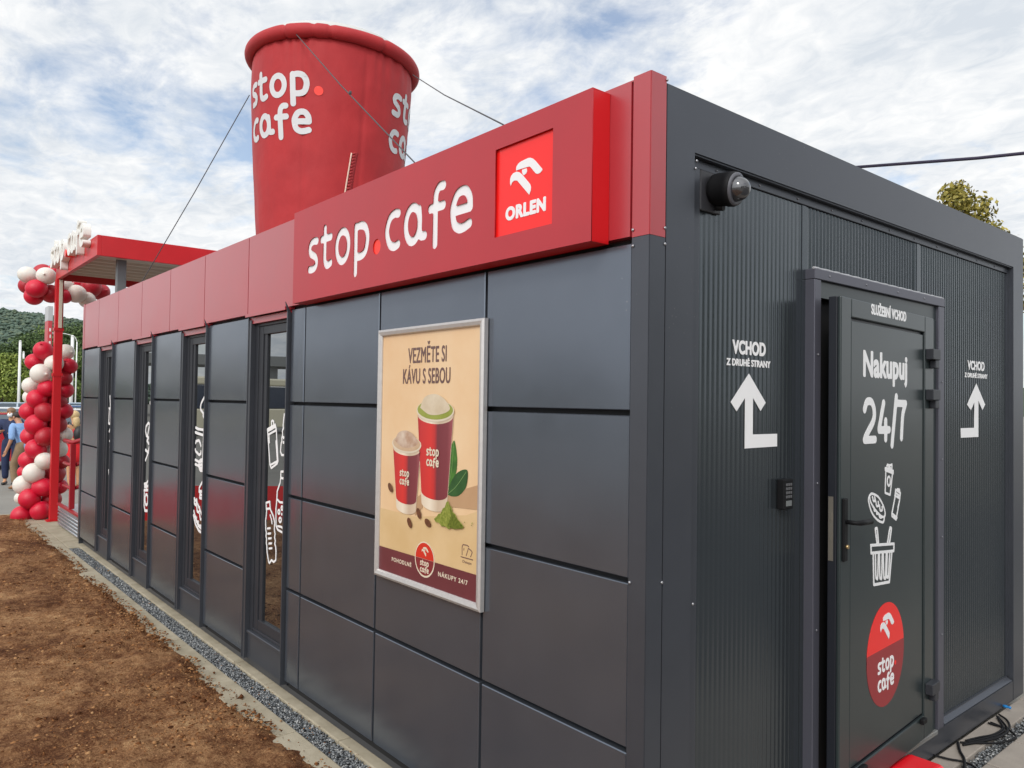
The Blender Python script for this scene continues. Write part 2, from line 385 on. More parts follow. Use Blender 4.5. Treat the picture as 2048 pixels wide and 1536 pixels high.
def strokes_on(name, strokes, hw, plane, off, m, parent, depth=.0012, res=None):
    return link(name, place(fill(contours(strokes, hw, res or hw*.35), depth), plane, 0, 0, off), m, parent)
def rect(u0, u1, v0, v1): return [(u0, v0), (u1, v0), (u1, v1), (u0, v1)]
WING = [(-.586, 2.593), (-.584, 2.607), (-.574, 2.616), (-.558, 2.621), (-.518, 2.6245), (-.504, 2.6225), (-.49, 2.616), (-.475, 2.604), (-.438, 2.566), (-.4375, 2.561), (-.449, 2.554), (-.46, 2.5525), (-.472, 2.5565), (-.479, 2.563), (-.503, 2.588), (-.51, 2.591), (-.525, 2.592)]
BEAK = [(-.616, 2.540), (-.62, 2.553), (-.62, 2.567), (-.615, 2.578), (-.603, 2.586), (-.583, 2.588), (-.566, 2.582), (-.551, 2.571), (-.504, 2.524), (-.499, 2.513), (-.5, 2.5), (-.508, 2.485), (-.578, 2.553), (-.595, 2.557), (-.608, 2.553)]
EYE = [(-.551, 2.588), (-.525, 2.588), (-.522, 2.577), (-.527, 2.569), (-.539, 2.565), (-.546, 2.57), (-.551, 2.579)]
def bird(u, v, s):
    c = np.array([-.529, 2.555]); return [(np.array(p)-c)*s+np.array([u, v]) for p in (WING, BEAK, EYE)]

# ------------------------------------------------------------------ ground
GZ = -.06
def fbm(x, y, z=0, o=4): return mnoise.fractal(Vector((x, y, z)), 1.0, 2.0, o)
def gz(x, y):          # the lot dips a little beyond the kerb
    return -.14 - .09*min(1, max(0, (-x-11.9)/4.0))
ASPH = mat('asphalt', (.25, .235, .205), rough=.85, var=(.7, (.2, .188, .165), .35, .65), bump=(220, .35, 3, .004))
xs = sorted(set([-900, -300, -120, -60, -40] + [-30+i for i in range(0, 50)] + [30, 60, 150, 400, 900]))
ys = [-900, -300, -100, -40, -20, -10, -5, -2, 0, 2, 5, 10, 20, 40, 100, 300, 900]
V = [(x, y, gz(x, y)) for x in xs for y in ys]; ny = len(ys)
F = [(i*ny+j, (i+1)*ny+j, (i+1)*ny+j+1, i*ny+j+1) for i in range(len(xs)-1) for j in range(ny-1)]
me = bpy.data.meshes.new('asphalt_ground'); me.from_pydata(V, [], F); struct('asphalt_ground', me, ASPH)

# bare soil: a fine displaced sheet with a ragged edge towards the kerb
def soil_edge(x): return -.235+.03*fbm(x*1.3, 3.1)+.02*fbm(x*6, 9.0)+(.09*max(0, min(1, (x+2.3)/.7)) if x < 4 else 0)
nx, nyy = 640, 230
gx = np.concatenate([np.linspace(-11.6, -6, 150, endpoint=False), np.linspace(-6, 3.4, nx-150)])
V = np.zeros((nx, nyy, 3))
for i, x in enumerate(gx):
    e = soil_edge(x); tt = np.linspace(0, 1, nyy)**1.6
    for j, t in enumerate(tt):
        y = e-7.2*t
        h = .020*fbm(x*1.1, y*1.1, 1.0)+.017*fbm(x*5, y*5, 4.0, 4)+.009*mnoise.turbulence(Vector((x*17, y*17, 2)), 3, False)
        edge = min(1, (e-y)/.12)
        V[i, j] = (x, y, -.055+(h+.012)*(.25+.75*edge)-.02*(1-edge))
    V[i, 0, 2] = -.085
idx = np.arange(nx*nyy).reshape(nx, nyy)
F = np.stack([idx[:-1, :-1], idx[:-1, 1:], idx[1:, 1:], idx[1:, :-1]], -1).reshape(-1, 4)
def soilx(t, b, tcn):
    def noi(sc, det, ro, dist=0.):
        n = t.nodes.new('ShaderNodeTexNoise'); n.inputs['Scale'].default_value = sc; n.inputs['Detail'].default_value = det; n.inputs['Roughness'].default_value = ro; n.inputs['Distortion'].default_value = dist
        t.links.new(tcn.outputs['Object'], n.inputs['Vector']); return n.outputs[0]
    a = noi(.9, 10, .68, .4); c = noi(14, 8, .75); d = noi(75, 6, .7)
    m1 = t.nodes.new('ShaderNodeMath'); m1.operation = 'MULTIPLY_ADD'; t.links.new(c, m1.inputs[0]); m1.inputs[1].default_value = .55
    m2 = t.nodes.new('ShaderNodeMath'); m2.operation = 'MULTIPLY'; t.links.new(a, m2.inputs[0]); m2.inputs[1].default_value = .62; t.links.new(m2.outputs[0], m1.inputs[2])
    m3 = t.nodes.new('ShaderNodeMath'); m3.operation = 'MULTIPLY_ADD'; t.links.new(d, m3.inputs[0]); m3.inputs[1].default_value = .45; t.links.new(m1.outputs[0], m3.inputs[2])
    r = t.nodes.new('ShaderNodeValToRGB'); e = r.color_ramp.elements; e[0].position = .62; e[0].color = (.055, .02, .008, 1); e[1].position = 1.0; e[1].color = (.52, .32, .16, 1)
    x = e.new(.74); x.color = (.13, .052, .022, 1); x = e.new(.86); x.color = (.31, .158, .072, 1)
    t.links.new(m3.outputs[0], r.inputs[0]); t.links.new(r.outputs[0], b.inputs['Base Color'])
    bp = t.nodes.new('ShaderNodeBump'); bp.inputs['Strength'].default_value = 1.0; bp.inputs['Distance'].default_value = .02
    t.links.new(d, bp.inputs['Height']); t.links.new(bp.outputs[0], b.inputs['Normal'])
SOIL = mat('bare soil', (.2, .12, .06), rough=.95, spec=.15, extra=soilx)
struct('soil_ground', fastmesh('soil_ground', V.reshape(-1, 3), F), SOIL, smooth=True)

def stones(name, P, size, m, squash=.7):
    """many small irregular lumps at points P (n,3) with radii size (n,), one mesh"""
    n = len(P)
    base = np.array([(1, 0, 0), (-1, 0, 0), (0, 1, 0), (0, -1, 0), (0, 0, 1), (0, 0, -1), (.7, .7, .2), (-.7, .6, .3), (.6, -.75, .25), (-.65, -.65, .3)], float)
    bm = bmesh.new()
    for p in base: bm.verts.new(p)
    hull = bmesh.ops.convex_hull(bm, input=bm.verts[:]); bm.verts.index_update()
    F = np.array([[v.index for v in f.verts] for f in bm.faces if len(f.verts) == 3]); bm.free()
    k = len(base)
    B = base[None]*(1+rng.normal(0, .22, (n, k, 1)))*np.array([1, 1, squash])*(1+rng.normal(0, .2, (n, 1, 3)))
    a = rng.uniform(0, 2*np.pi, n); ca, sa = np.cos(a), np.sin(a)
    X = B[..., 0]*ca[:, None]-B[..., 1]*sa[:, None]; Y = B[..., 0]*sa[:, None]+B[..., 1]*ca[:, None]
    VV = np.stack([X, Y, B[..., 2]], -1)*size[:, None, None]+P[:, None, :]
    FF = (F[None]+(np.arange(n)*k)[:, None, None]).reshape(-1, 3)
    return stuff(name, fastmesh(name, VV.reshape(-1, 3), FF), m)
def island_var(cols):
    def f(t, b, tcn):
        g = t.nodes.new('ShaderNodeNewGeometry'); r = t.nodes.new('ShaderNodeValToRGB'); r.color_ramp.interpolation = 'LINEAR'
        e = r.color_ramp.elements; e[0].position = 0; e[0].color = (*cols[0], 1); e[1].position = 1; e[1].color = (*cols[-1], 1)
        for i, c in enumerate(cols[1:-1]): x = e.new((i+1)/(len(cols)-1)); x.color = (*c, 1)
        t.links.new(g.outputs['Random Per Island'], r.inputs[0]); t.links.new(r.outputs[0], b.inputs['Base Color'])
    return f
CLOD = mat('soil clods', (.15, .08, .04), rough=.95, spec=.1, extra=island_var([(.05, .018, .007), (.13, .05, .019), (.2, .085, .033), (.3, .145, .06), (.42, .24, .115)]))
n = 80000
cx = rng.uniform(-11.3, 2.2, n); keep = rng.uniform(0, 1, n) < np.clip(1.3-(np.abs(cx+1.5)/9), .25, 1); cx = cx[keep]
ce = np.array([soil_edge(x) for x in cx]); cd = rng.exponential(.9, len(cx)); cy = ce+.012-np.minimum(cd, 6.5)
clump = np.array([fbm(x*1.7, y*1.7, 5) for x, y in zip(cx, cy)]); keep = clump+rng.normal(0, .3, len(cx)) > -.1; cx, cy = cx[keep], cy[keep]
hz = np.array([.020*fbm(x*1.1, y*1.1, 1.0)+.017*fbm(x*5, y*5, 4.0, 4)+.009*mnoise.turbulence(Vector((x*17, y*17, 2)), 3, False) for x, y in zip(cx, cy)])
sz = np.clip(rng.lognormal(-5.55, .55, len(cx)), .0016, .018)
stones('soil_clods', np.c_[cx, cy, -.045+hz], sz, CLOD)
# crumbs of soil spilled over the kerb and pavers
n = 520; cx = rng.uniform(-8.5, .3, n); cy = -.02-np.abs(rng.normal(0, .12, n)); keep = (rng.uniform(0, 1, n) < np.clip((cx+5)/4, .12, 1)); cx, cy = cx[keep], cy[keep]
stones('soil_crumbs', np.c_[cx, cy, np.full(len(cx), GZ+.004)], np.clip(rng.lognormal(-5.6, .45, len(cx)), .002, .009), CLOD)

# concrete edging slabs, gravel drain between them
CONC = mat('pale concrete', (.40, .35, .26), rough=.85, spec=.25, var=(6, (.28, .24, .17), .35, .7), bump=(120, .3, 4, .003))
CONC2 = mat('pinkish concrete paver', (.33, .29, .25), rough=.85, spec=.25, var=(5, (.25, .22, .19), .35, .7), bump=(120, .3, 4, .003))
GRAV = mat('grey gravel', (.2, .22, .24), rough=.8, extra=island_var([(.04, .044, .048), (.10, .108, .116), (.16, .17, .178), (.23, .238, .24), (.42, .42, .41)]))
KY = [(-.03, .30), (-.30, -.145)]       # inner and outer edging strips (y range)
bm = bmesh.new(); x = -8.95
while x < .19:
    w = .495; box(bm, x, min(x+w-.006, .112), -.028, .35, -.2, GZ+rng.uniform(-.002, .002), .006, 2); x += w
    if x > .1: break
bmesh.ops.recalc_face_normals(bm, faces=bm.faces); struct('kerb_slabs', bm, CONC)
bm = bmesh.new(); x = -11.2
while x < .6:
    w = .992; box(bm, x, x+w-.006, -.31, -.142, -.2, GZ-.004+rng.uniform(-.002, .002), .006, 2); x += w
bmesh.ops.recalc_face_normals(bm, faces=bm.faces); struct('kerb_edging', bm, CONC)
bm = bmesh.new(); box(bm, -9.2, .25, -.142, -.028, -.2, GZ-.035); box(bm, .112, .19, -.028, 4.6, -.2, GZ-.035); bmesh.ops.recalc_face_normals(bm, faces=bm.faces); struct('drain_bed', bm, mat('dark bed', (.06, .06, .06), rough=.9))
n = 20000; cx = rng.uniform(-8.95, .2, n)
P = np.c_[cx, rng.uniform(-.140, -.030, n), GZ-.022+rng.uniform(-.012, .012, n)]
n2 = 2600; P2 = np.c_[rng.uniform(.115, .188, n2), rng.uniform(-.03, 4.2, n2), GZ-.022+rng.uniform(-.012, .012, n2)]
P = np.concatenate([P, P2]); stones('gravel', P, rng.uniform(.004, .0085, len(P)), GRAV, .8)
# pavers around the entrance corner and along the end wall
bm = bmesh.new()
for i in range(-24, -17):
    for j in range(0, 12): box(bm, i*.5+.003, i*.5+.497, -.139+j*.25, .108+j*.25-.003, -.2, GZ+rng.uniform(-.002, .002), .006, 2)
bmesh.ops.recalc_face_normals(bm, faces=bm.faces); struct('entrance_paving', bm, CONC)
bm = bmesh.new()
for j in range(0, 11): box(bm, .006, .112, .36+j*.45, .36+j*.45+.444, -.2, GZ+rng.uniform(-.002, .002), .005, 2)
for j in range(-1, 12):
    for i in range(3): box(bm, .192+i*.4, .192+i*.4+.394, j*.4, j*.4+.394, -.2, GZ+rng.uniform(-.002, .002), .006, 2)
bmesh.ops.recalc_face_normals(bm, faces=bm.faces); struct('end_paving', bm, CONC2)
bm = bmesh.new(); box(bm, 1.4, 16, -.6, 14, -.3, -.085); bmesh.ops.recalc_face_normals(bm, faces=bm.faces); struct('end_reflect_ground', bm, mat('dark unseen ground', (.09, .09, .092), rough=.85, bump=(200, .3, 3, .004)))  # added unseen ground, dark so the lower end wall mirrors dark
bm = bmesh.new(); box(bm, -11.95, -11.6, -8, 4, -.3, -.07, .02, 2); bmesh.ops.recalc_face_normals(bm, faces=bm.faces); struct('lot_kerb', bm, CONC)

# ------------------------------------------------------------------ the container building
B = thing('cafe_building', 'long low dark grey container cafe with red cladding band under its roofline', 'building')
RZ = [(.03, .567), (.585, 1.122), (1.14, 1.677), (1.695, 2.252)]       # the four rows of panels
COLS = [(-.856, -.078, 0), (-1.715, -.874, 0), (-2.574, -1.733, 0), (-2.772, -2.592, 0), (-4.25, -3.452, 1), (-5.70, -4.90, 1), (-7.19, -6.352, 1), (-8.70, -7.83, 1)]
def panel(x0, x1, z0, z1, seed):
    nx, nz = 14, 12; V = []; F = []; ch = .003
    bulge = .0006+.0007*(seed % 3); ph = seed*1.37
    for i in range(nx+1):
        for j in range(nz+1):
            u, v = i/nx, j/nz
            pil = 16*u*(1-u)*v*(1-v)
            wob = .0012*fbm(u*1.6+ph, v*1.6, seed)+.0003*fbm(u*4+ph, v*4, seed+3)
            V.append((x0+ch+(x1-x0-2*ch)*u, -(bulge*pil**.6+wob*pil**.4), z0+ch+(z1-z0-2*ch)*v))
    idx = lambda i, j: i*(nz+1)+j
    for i in range(nx):
        for j in range(nz): F.append((idx(i, j), idx(i+1, j), idx(i+1, j+1), idx(i, j+1)))
    nf = len(F); base = len(V)
    ring = [(x0, z0), (x1, z0), (x1, z1), (x0, z1)]; cn = [idx(0, 0), idx(nx, 0), idx(nx, nz), idx(0, nz)]
    # bent edges going back into the joint
    A = len(V)
    for x, z in ring: V.append((x, .0035, z))
    for x, z in ring: V.append((x, .032, z))
    for k in range(4): F.append((A+k, A+4+k, A+4+(k+1) % 4, A+(k+1) % 4))
    runs = [[idx(i, 0) for i in range(nx+1)], [idx(nx, j) for j in range(nz+1)], [idx(i, nz) for i in range(nx, -1, -1)], [idx(0, j) for j in range(nz, -1, -1)]]
    for k in range(4):
        d0 = len(V); V += [V[q] for q in runs[k]]; F.append(tuple([A+k]+[A+(k+1) % 4]+list(range(d0, d0+len(runs[k])))[::-1]))
    me = bpy.data.meshes.new('wall_panel'); me.from_pydata(V, [], F); me.update()
    me.polygons.foreach_set('use_smooth', [i < nf for i in range(len(F))])
    return me
k = 0
for x0, x1, far in COLS:
    for z0, z1 in RZ:
        k += 1; link('wall_panel', panel(x0, x1, z0, z1, k), PANEL, B)
# structural box behind, roof deck, back and far walls
WIN = [(-3.44, -2.785), (-4.895, -4.255), (-6.345, -5.705), (-7.825, -7.195)]
bm = bmesh.new()
edges = [-8.72]
for a, b_ in sorted(WIN): edges += [a, b_]
edges.append(-.04)
for i in range(0, len(edges), 2): box(bm, edges[i], edges[i+1], .033, .16, -.02, 2.74)
for a, b_ in WIN: box(bm, a, b_, .05, .16, 2.21, 2.74)
bmesh.ops.recalc_face_normals(bm, faces=bm.faces); link('wall_core', bm, DARK, B)
bm = bmesh.new(); box(bm, -8.72, -.05, .161, 3.58, 2.5, 2.62); bmesh.ops.recalc_face_normals(bm, faces=bm.faces); link('roof', bm, mat('roof membrane', (.25, .25, .26), rough=.8), B)
bm = bmesh.new(); box(bm, -8.72, -.03, 3.56, 3.62, -.06, 2.79); box(bm, -8.74, -8.721, .0, 3.6, -.06, 2.79); bmesh.ops.recalc_face_normals(bm, faces=bm.faces); link('rear_wall', bm, TRIM, B)
bm = bmesh.new(); box(bm, -8.7, -.05, .3, 3.5, -.03, 0.02); bmesh.ops.recalc_face_normals(bm, faces=bm.faces); link('floor_slab', bm, DARK, B)
# base rail under the facade
bbox('base_rail', -8.7, -.05, .04, .1, -.06, -.021, TRIM, B)
# red band in sheets
BS = [-8.70, -7.937, -7.048, -6.147, -5.25, -4.363, -3.474, -2.583, -1.70, -.82, -.0785]
def sheet(x0, x1, z0, z1, seed):
    nx, nz = 8, 6; V = []; F = []
    for i in range(nx+1):
        for j in range(nz+1):
            u, v = i/nx, j/nz; pil = 16*u*(1-u)*v*(1-v)
            V.append((x0+(x1-x0)*u, -.004-(.0018*pil**.6+.0012*fbm(u*1.5+seed, v*1.5, seed)*pil**.4), z0+(z1-z0)*v))
    idx = lambda i, j: i*(nz+1)+j
    F = [(idx(i, j), idx(i+1, j), idx(i+1, j+1), idx(i, j+1)) for i in range(nx) for j in range(nz)]; nf = len(F)
    A = len(V); ring = [(x0, z0), (x1, z0), (x1, z1), (x0, z1)]
    V += [(x, -.004, z) for x, z in ring]+[(x, .03, z) for x, z in ring]
    F += [(A+q, A+4+q, A+4+(q+1) % 4, A+(q+1) % 4) for q in range(4)]
    me = bpy.data.meshes.new('band_sheet'); me.from_pydata(V, [], F); me.update(); me.polygons.foreach_set('use_smooth', [i < nf for i in range(len(F))]); return me
for i in range(len(BS)-1):
    link('band_sheet', sheet(BS[i]+.005, BS[i+1]-.005, 2.275, 2.795, 50+i), BAND, B)
bm = bmesh.new(); box(bm, -8.7, -.06, .031, .06, 2.27, 2.785); bmesh.ops.recalc_face_normals(bm, faces=bm.faces); link('band_backing', bm, mat('dark red shadow gap', (.03, .004, .005), rough=.7), B)
bm = bmesh.new(); box(bm, -8.69, -.06, -.002, .16, 2.7955, 2.801); bmesh.ops.recalc_face_normals(bm, faces=bm.faces); link('band_coping', bm, BAND, B)
# corner trim (folded) near, and at the far end
def fold(name, z0, z1, m, x, s):
    bm = bmesh.new(); prism(bm, [(x-s*.0735, -.007), (x+s*.004, -.007), (x+s*.004, .0745), (x-s*.03, .0745), (x-s*.03, .03), (x-s*.0735, .03)], 'z', z0, z1)
    bmesh.ops.recalc_face_normals(bm, faces=bm.faces)
    bmesh.ops.bevel(bm, geom=[e for e in bm.edges if abs(e.verts[0].co.z-e.verts[1].co.z) > .1], offset=.0025, segments=2, affect='EDGES')
    return link(name, bm, m, B)
fold('corner_trim', .0, 2.268, TRIM, 0, 1); fold('corner_trim', 2.2695, 2.808, BAND, 0, 1)
fold('corner_trim', .0, 2.268, TRIM, -8.765, -1); fold('corner_trim', 2.2695, 2.808, BAND, -8.765, -1)
for (px, py, pl) in ((1266, 460, 'Y'), (1266, 492, 'Y'), (1259.5, 1165, 'Y'), (1329.5, 456, 'X'), (1329.5, 488, 'X'), (1323, 1165, 'X'), (1334, 160, 'X'), (1393, 322, 'X'), (1391, 337, 'X'), (1385, 1208, 'X')):
    bm = bmesh.new()
    if pl == 'Y': p = onY(px, py, -.008); lathe(bm, [(.0055, .0), (.005, -.003), (.002, -.005)], 8, p, 'y')
    else: p = onX(px, py, .0045 if px < 1340 else .001); lathe(bm, [(.0055, .0), (.005, .003), (.002, .005)], 8, p, 'x')
    link('rivet', bm, mat('rivet steel', (.4, .4, .42), rough=.35, metal=.7), B)

# windows
icon = {}
def P1(x, y): return (500+x/4.8, 820+y/4.8)
def P2(x, y): return (380+x/5.12, 780+y/5.12)
def P3(x, y): return (x/4.876, 740+y/4.876)
def W2(fn, pts): return np.array([tuple(onY(*fn(*p), .0485))[0::2] for p in pts])
def Wc(fn, cx, cy, rx, ry): return W2(fn, [(cx+rx*math.cos(t), cy+ry*math.sin(t)) for t in np.linspace(0, 2*np.pi, 17)])
icon[0] = [W2(P1, p) for p in (
    [(168, 185), (243, 140), (252, 185), (270, 490), (262, 515), (205, 558), (192, 525), (172, 235), (168, 185)], [(170, 205), (246, 160)], [(174, 238), (250, 196)],
    [(208, 155), (208, 108), (218, 100), (228, 112), (230, 145)], [(184, 255), (187, 312)], [(250, 300), (262, 475)], [(196, 528), (268, 488)],
    [(330, 40), (318, 150), (322, 175), (312, 200), (314, 240), (306, 270), (308, 300), (300, 318), (294, 400), (304, 432), (340, 434)],
    [(340, 590), (298, 592), (296, 652), (340, 660)], [(296, 655), (290, 700), (262, 780), (258, 860), (250, 950), (250, 1110), (266, 1150), (330, 1186)], [(262, 858), (285, 885), (335, 890)], [(266, 1115), (300, 1122), (330, 1150)],
    [(155, 890), (190, 880), (194, 945), (157, 950), (155, 890)],
    [(160, 950), (158, 1000), (150, 1060), (152, 1150), (158, 1180), (154, 1210), (160, 1240), (157, 1275), (162, 1305), (165, 1370), (180, 1460), (188, 1470), (207, 1440), (228, 1460), (248, 1440), (250, 1350), (246, 1310), (238, 1285), (244, 1255), (236, 1220), (242, 1190), (234, 1150), (237, 1080), (225, 1020), (200, 965), (194, 945)],
    [(168, 1138), (194, 1134)], [(172, 1188), (198, 1185)], [(178, 1234), (204, 1231)], [(182, 1282), (208, 1279)], [(184, 1330), (211, 1327)], [(194, 1010), (200, 1030)], [(206, 1048), (212, 1088)])] + [Wc(P1, *c) for c in ((278, 978, 9, 20), (308, 942, 8, 18), (290, 1055, 11, 22), (322, 265, 3, 5), (322, 312, 3, 5), (305, 1000, 2, 4))]
icon[1] = [W2(P2, p) for p in (
    [(165, 40), (150, 70), (118, 130), (108, 170), (110, 200), (150, 260), (165, 270)], [(155, 225), (135, 260), (156, 320)], [(60, 385), (85, 400), (160, 412)], [(56, 432), (80, 445), (130, 460)], [(140, 410), (136, 560), (130, 705)],
    [(60, 542), (62, 525), (92, 515), (104, 540), (112, 572)], [(55, 608), (60, 628), (95, 665), (112, 652), (112, 630)], [(55, 715), (92, 735)], [(55, 760), (92, 778)], [(95, 740), (118, 728), (142, 742)], [(93, 775), (118, 762), (142, 775)], [(100, 805), (118, 795), (138, 805)],
    [(145, 860), (132, 930), (96, 1000), (94, 1040), (108, 1050)], [(105, 1035), (160, 1050)], [(106, 1040), (100, 1105), (160, 1120)], [(105, 1072), (160, 1085)], [(45, 1110), (46, 1165), (62, 1180), (72, 1150), (68, 1120)], [(70, 1195), (74, 1240), (92, 1255), (102, 1225), (98, 1200)], [(100, 1275), (106, 1322), (124, 1328), (132, 1290)],
    [(44, 1110), (70, 1150), (100, 1220), (140, 1330)], [(40, 1240), (60, 1330), (95, 1400), (140, 1440)], [(36, 1282), (55, 1370), (90, 1440), (140, 1478)], [(48, 1290), (66, 1310), (64, 1345), (86, 1350), (84, 1390), (110, 1390), (112, 1420)])] + [Wc(P2, 118, 770, 27, 58)]
icon[2] = [W2(P3, p) for p in (
    [(1476, 285), (1464, 322), (1478, 360)], [(1430, 640), (1420, 600), (1425, 550), (1448, 515), (1470, 545), (1472, 600), (1467, 700), (1442, 820), (1420, 880)], [(1428, 640), (1450, 660), (1434, 690), (1452, 720)], [(1420, 780), (1448, 806)], [(1440, 640), (1455, 560)],
    [(1408, 1112), (1432, 1105), (1440, 1085)], [(1410, 1140), (1450, 1130)], [(1406, 1172), (1452, 1170)], [(1408, 1175), (1406, 1320), (1412, 1370), (1444, 1375), (1449, 1175)], [(1428, 1150), (1428, 1110)])] + [Wc(P3, 1428, 1265, 14, 52)]
icon[3] = [W2(P3, p) for p in ([(1073, 255), (1077, 372)], [(1063, 374), (1090, 382)], [(1065, 400), (1060, 520), (1086, 532)], [(1078, 390), (1074, 520)], [(1072, 580), (1066, 600)], [(1068, 692), (1080, 702), (1070, 750), (1084, 766)], [(1078, 880), (1082, 900)], [(1074, 968), (1060, 978), (1062, 1012), (1082, 1022)], [(1064, 1020), (1074, 1185)])]
for wi, (a, b_) in enumerate(WIN):
    w = thing('window', '', ''); del w['label'], w['category']; w.parent = B
    # reveal and fins
    bm = bmesh.new()
    prism(bm, [(-.034, 2.30), (-.021, 2.24), (-.021, .0), (.16, .0), (.16, 2.236), (.0, 2.236)], 'x', b_-.012, b_)          # near fin with its pointed top
    prism(bm, [(-.012, 2.25), (-.012, .0), (.16, .0), (.16, 2.236)], 'x', a-.004, a+.008)          # far fin
    box(bm, a+.009, a+.045, -.008, .0235, .0, 2.232)
    bmesh.ops.recalc_face_normals(bm, faces=bm.faces); link('fin', bm, TRIM, w)
    bm = bmesh.new(); x0, x1, z0, z1 = a+.009, b_-.0125, .185, 2.209
    for (q0, q1, r0, r1, ya, yb) in ((x0, x0+.085, z0, z1, .024, .12), (x0+.0855, x0+.15, z0+.02, z1-.02, .030, .12), (x0+.1505, x0+.20, z0+.05, z1-.05, .038, .12), (x1-.10, x1, z0, z1, .03, .12),
        (x0+.0855, x1-.1005, z0-.0, z0+.0195, .026, .12), (x0+.1505, x1-.1005, z0+.02, z0+.085, .032, .12), (x0+.0855, x1-.1005, z1-.0195, z1, .026, .12), (x0+.1505, x1-.1005, z1-.075, z1-.02, .032, .12)):
        box(bm, q0, q1, ya, yb, r0, r1, .003, 2)
    bmesh.ops.recalc_face_normals(bm, faces=bm.faces); link('frame', bm, FRAME, w)
    raw('pane', [(x0+.19, .05, z0+.06), (x1-.09, .05, z0+.06), (x1-.09, .05, z1-.06), (x0+.19, .05, z1-.06)], [(0, 1, 2, 3)], GLASS, w)
    bm = bmesh.new(); box(bm, a+.0455, b_-.0125, .012, .06, .0, .165, .002); box(bm, a+.0455, b_-.0125, .002, .06, .1655, .1845, .003)
    bmesh.ops.recalc_face_normals(bm, faces=bm.faces); link('sill', bm, TRIM, w)
    bm = bmesh.new(); prism(bm, [(-.034, 2.252), (-.034, 2.273), (.03, 2.273), (.03, 2.262)], 'x', a-.0, b_-.013); prism(bm, [(.0, 2.2095), (.0, 2.25), (.05, 2.25), (.05, 2.2095)], 'x', a+.009, b_-.0125)
    bmesh.ops.recalc_face_normals(bm, faces=bm.faces); link('drip_flashing', bm, BAND, w)
    strokes_on('sticker', icon[wi], (.0068, .0105, .013, .013)[wi], 'Y', .0485, STICK, w, .0008, .004)

# end wall: portal frame, profiled sheet, flashings
bm = bmesh.new()
prism(bm, [(.0755, -.06), (.2395, -.06), (.2395, 2.584), (3.43, 2.584), (3.43, -.06), (3.62, -.06), (3.62, 2.793), (.0755, 2.793)], 'x', -.08, .0)
box(bm, -.08, .0, .24, 3.4295, -.06, .068)
bmesh.ops.recalc_face_normals(bm, faces=bm.faces)
bmesh.ops.bevel(bm, geom=[e for e in bm.edges if e.verts[0].co.x > -.01 and e.verts[1].co.x > -.01], offset=.006, segments=2, affect='EDGES'); link('portal_frame', bm, TRIM, B)
def profile(y0, y1, z0, z1, pitch, amp, x0, parent=B):
    V = []; F = []; y = y0+.012; pts = [(y0, 0)]
    while y+pitch < y1-.01:
        pts += [(y+pitch*t, -amp*h) for t, h in ((0, 0), (.16, .03), (.30, .12), (.42, .45), (.50, .85), (.60, 1), (.72, 1), (.82, .85), (.90, .4))]; y += pitch
    pts += [(y1-.008, 0), (y1, 0)]
    for yy, d in pts: V += [(x0+d, yy, z0), (x0+d, yy, z1)]
    for i in range(len(pts)-1): F.append((2*i, 2*i+2, 2*i+3, 2*i+1))
    o = raw('profiled_sheet', V, F, ENDW, parent, True); return o
XS = -.035
profile(.30, 1.004, .075, 2.549, .0295, .0008, XS); profile(1.040, 1.11, .075, 2.2875, .0295, .0045, XS); profile(1.040, 2.118, 2.288, 2.549, .0295, .0045, XS); profile(2.150, 3.41, .09, 2.549, .0295, .0032, XS)
bm = bmesh.new()
for y in (1.005, 2.119): box(bm, XS-.01, XS+.003, y, y+.030, .075 if y < 1.1 else 2.288, 2.549)
bmesh.ops.recalc_face_normals(bm, faces=bm.faces); link('joint_strip', bm, ENDW, B)
bm = bmesh.new(); box(bm, -.07, -.05, .23, 3.44, .06, 2.6); bmesh.ops.recalc_face_normals(bm, faces=bm.faces); link('wall_lining', bm, DARK, B)
bm = bmesh.new()
box(bm, XS-.005, XS+.007, .241, 3.4295, 2.5515, 2.584, .002)
box(bm, XS-.005, XS+.009, .241, .299, .07, 2.551); box(bm, XS-.008, XS+.010, 3.4105, 3.4285, .09, 2.551); box(bm, XS-.008, XS+.008, 2.376, 3.41, .069, .0895)
prism(bm, [(XS, .0685), (-.001, .0685), (XS, .088)], 'y', 2.40, 3.41)
bmesh.ops.recalc_face_normals(bm, faces=bm.faces); link('edge_flashing', bm, TRIM, B)
# door surround
bm = bmesh.new()
box(bm, XS-.002, .010, 1.032, 1.084, .07, 2.242, .003, 2); box(bm, XS-.002, .010, 2.287, 2.357, .07, 2.242, .003, 2); box(bm, XS-.002, .012, 1.032, 2.357, 2.2425, 2.286, .003, 2)
bmesh.ops.recalc_face_normals(bm, faces=bm.faces); link('door_surround', bm, mat('lighter grey flashing', (.105, .105, .13), rough=.4, metal=.4), B)
tubeobj('sealant_bead', [(.004, 1.03+i*.0331, 2.2885+.0012*math.sin(i*2.3)) for i in range(41)], .0055, mat('grey sealant', (.42, .42, .44), rough=.5), B, 6)
for x, y, z in [(.011, *q) for q in ((1.15, 2.264), (1.48, 2.264), (1.8, 2.264), (2.1, 2.264), (1.057, 1.93), (1.057, 1.40), (1.057, .8), (2.325, 1.85), (2.325, 1.45), (2.325, 1.05), (2.325, .55))]+[(XS+.007, y, 2.567) for y in np.arange(.4, 3.3, .28)]:
    bm = bmesh.new(); lathe(bm, [(.005, .0), (.0045, .003), (.0015, .0045)], 8, (x, y, z), 'x'); link('screw', bm, mat('dark screw', (.25, .25, .27), rough=.4, metal=.6), B)
bm = bmesh.new(); box(bm, -.03, -.006, 1.0845, 2.2865, 2.172, 2.242); box(bm, -.03, -.004, 2.176, 2.2865, .07, 2.1715, .003); box(bm, -.03, -.012, 1.0845, 1.095, .07, 2.1715)
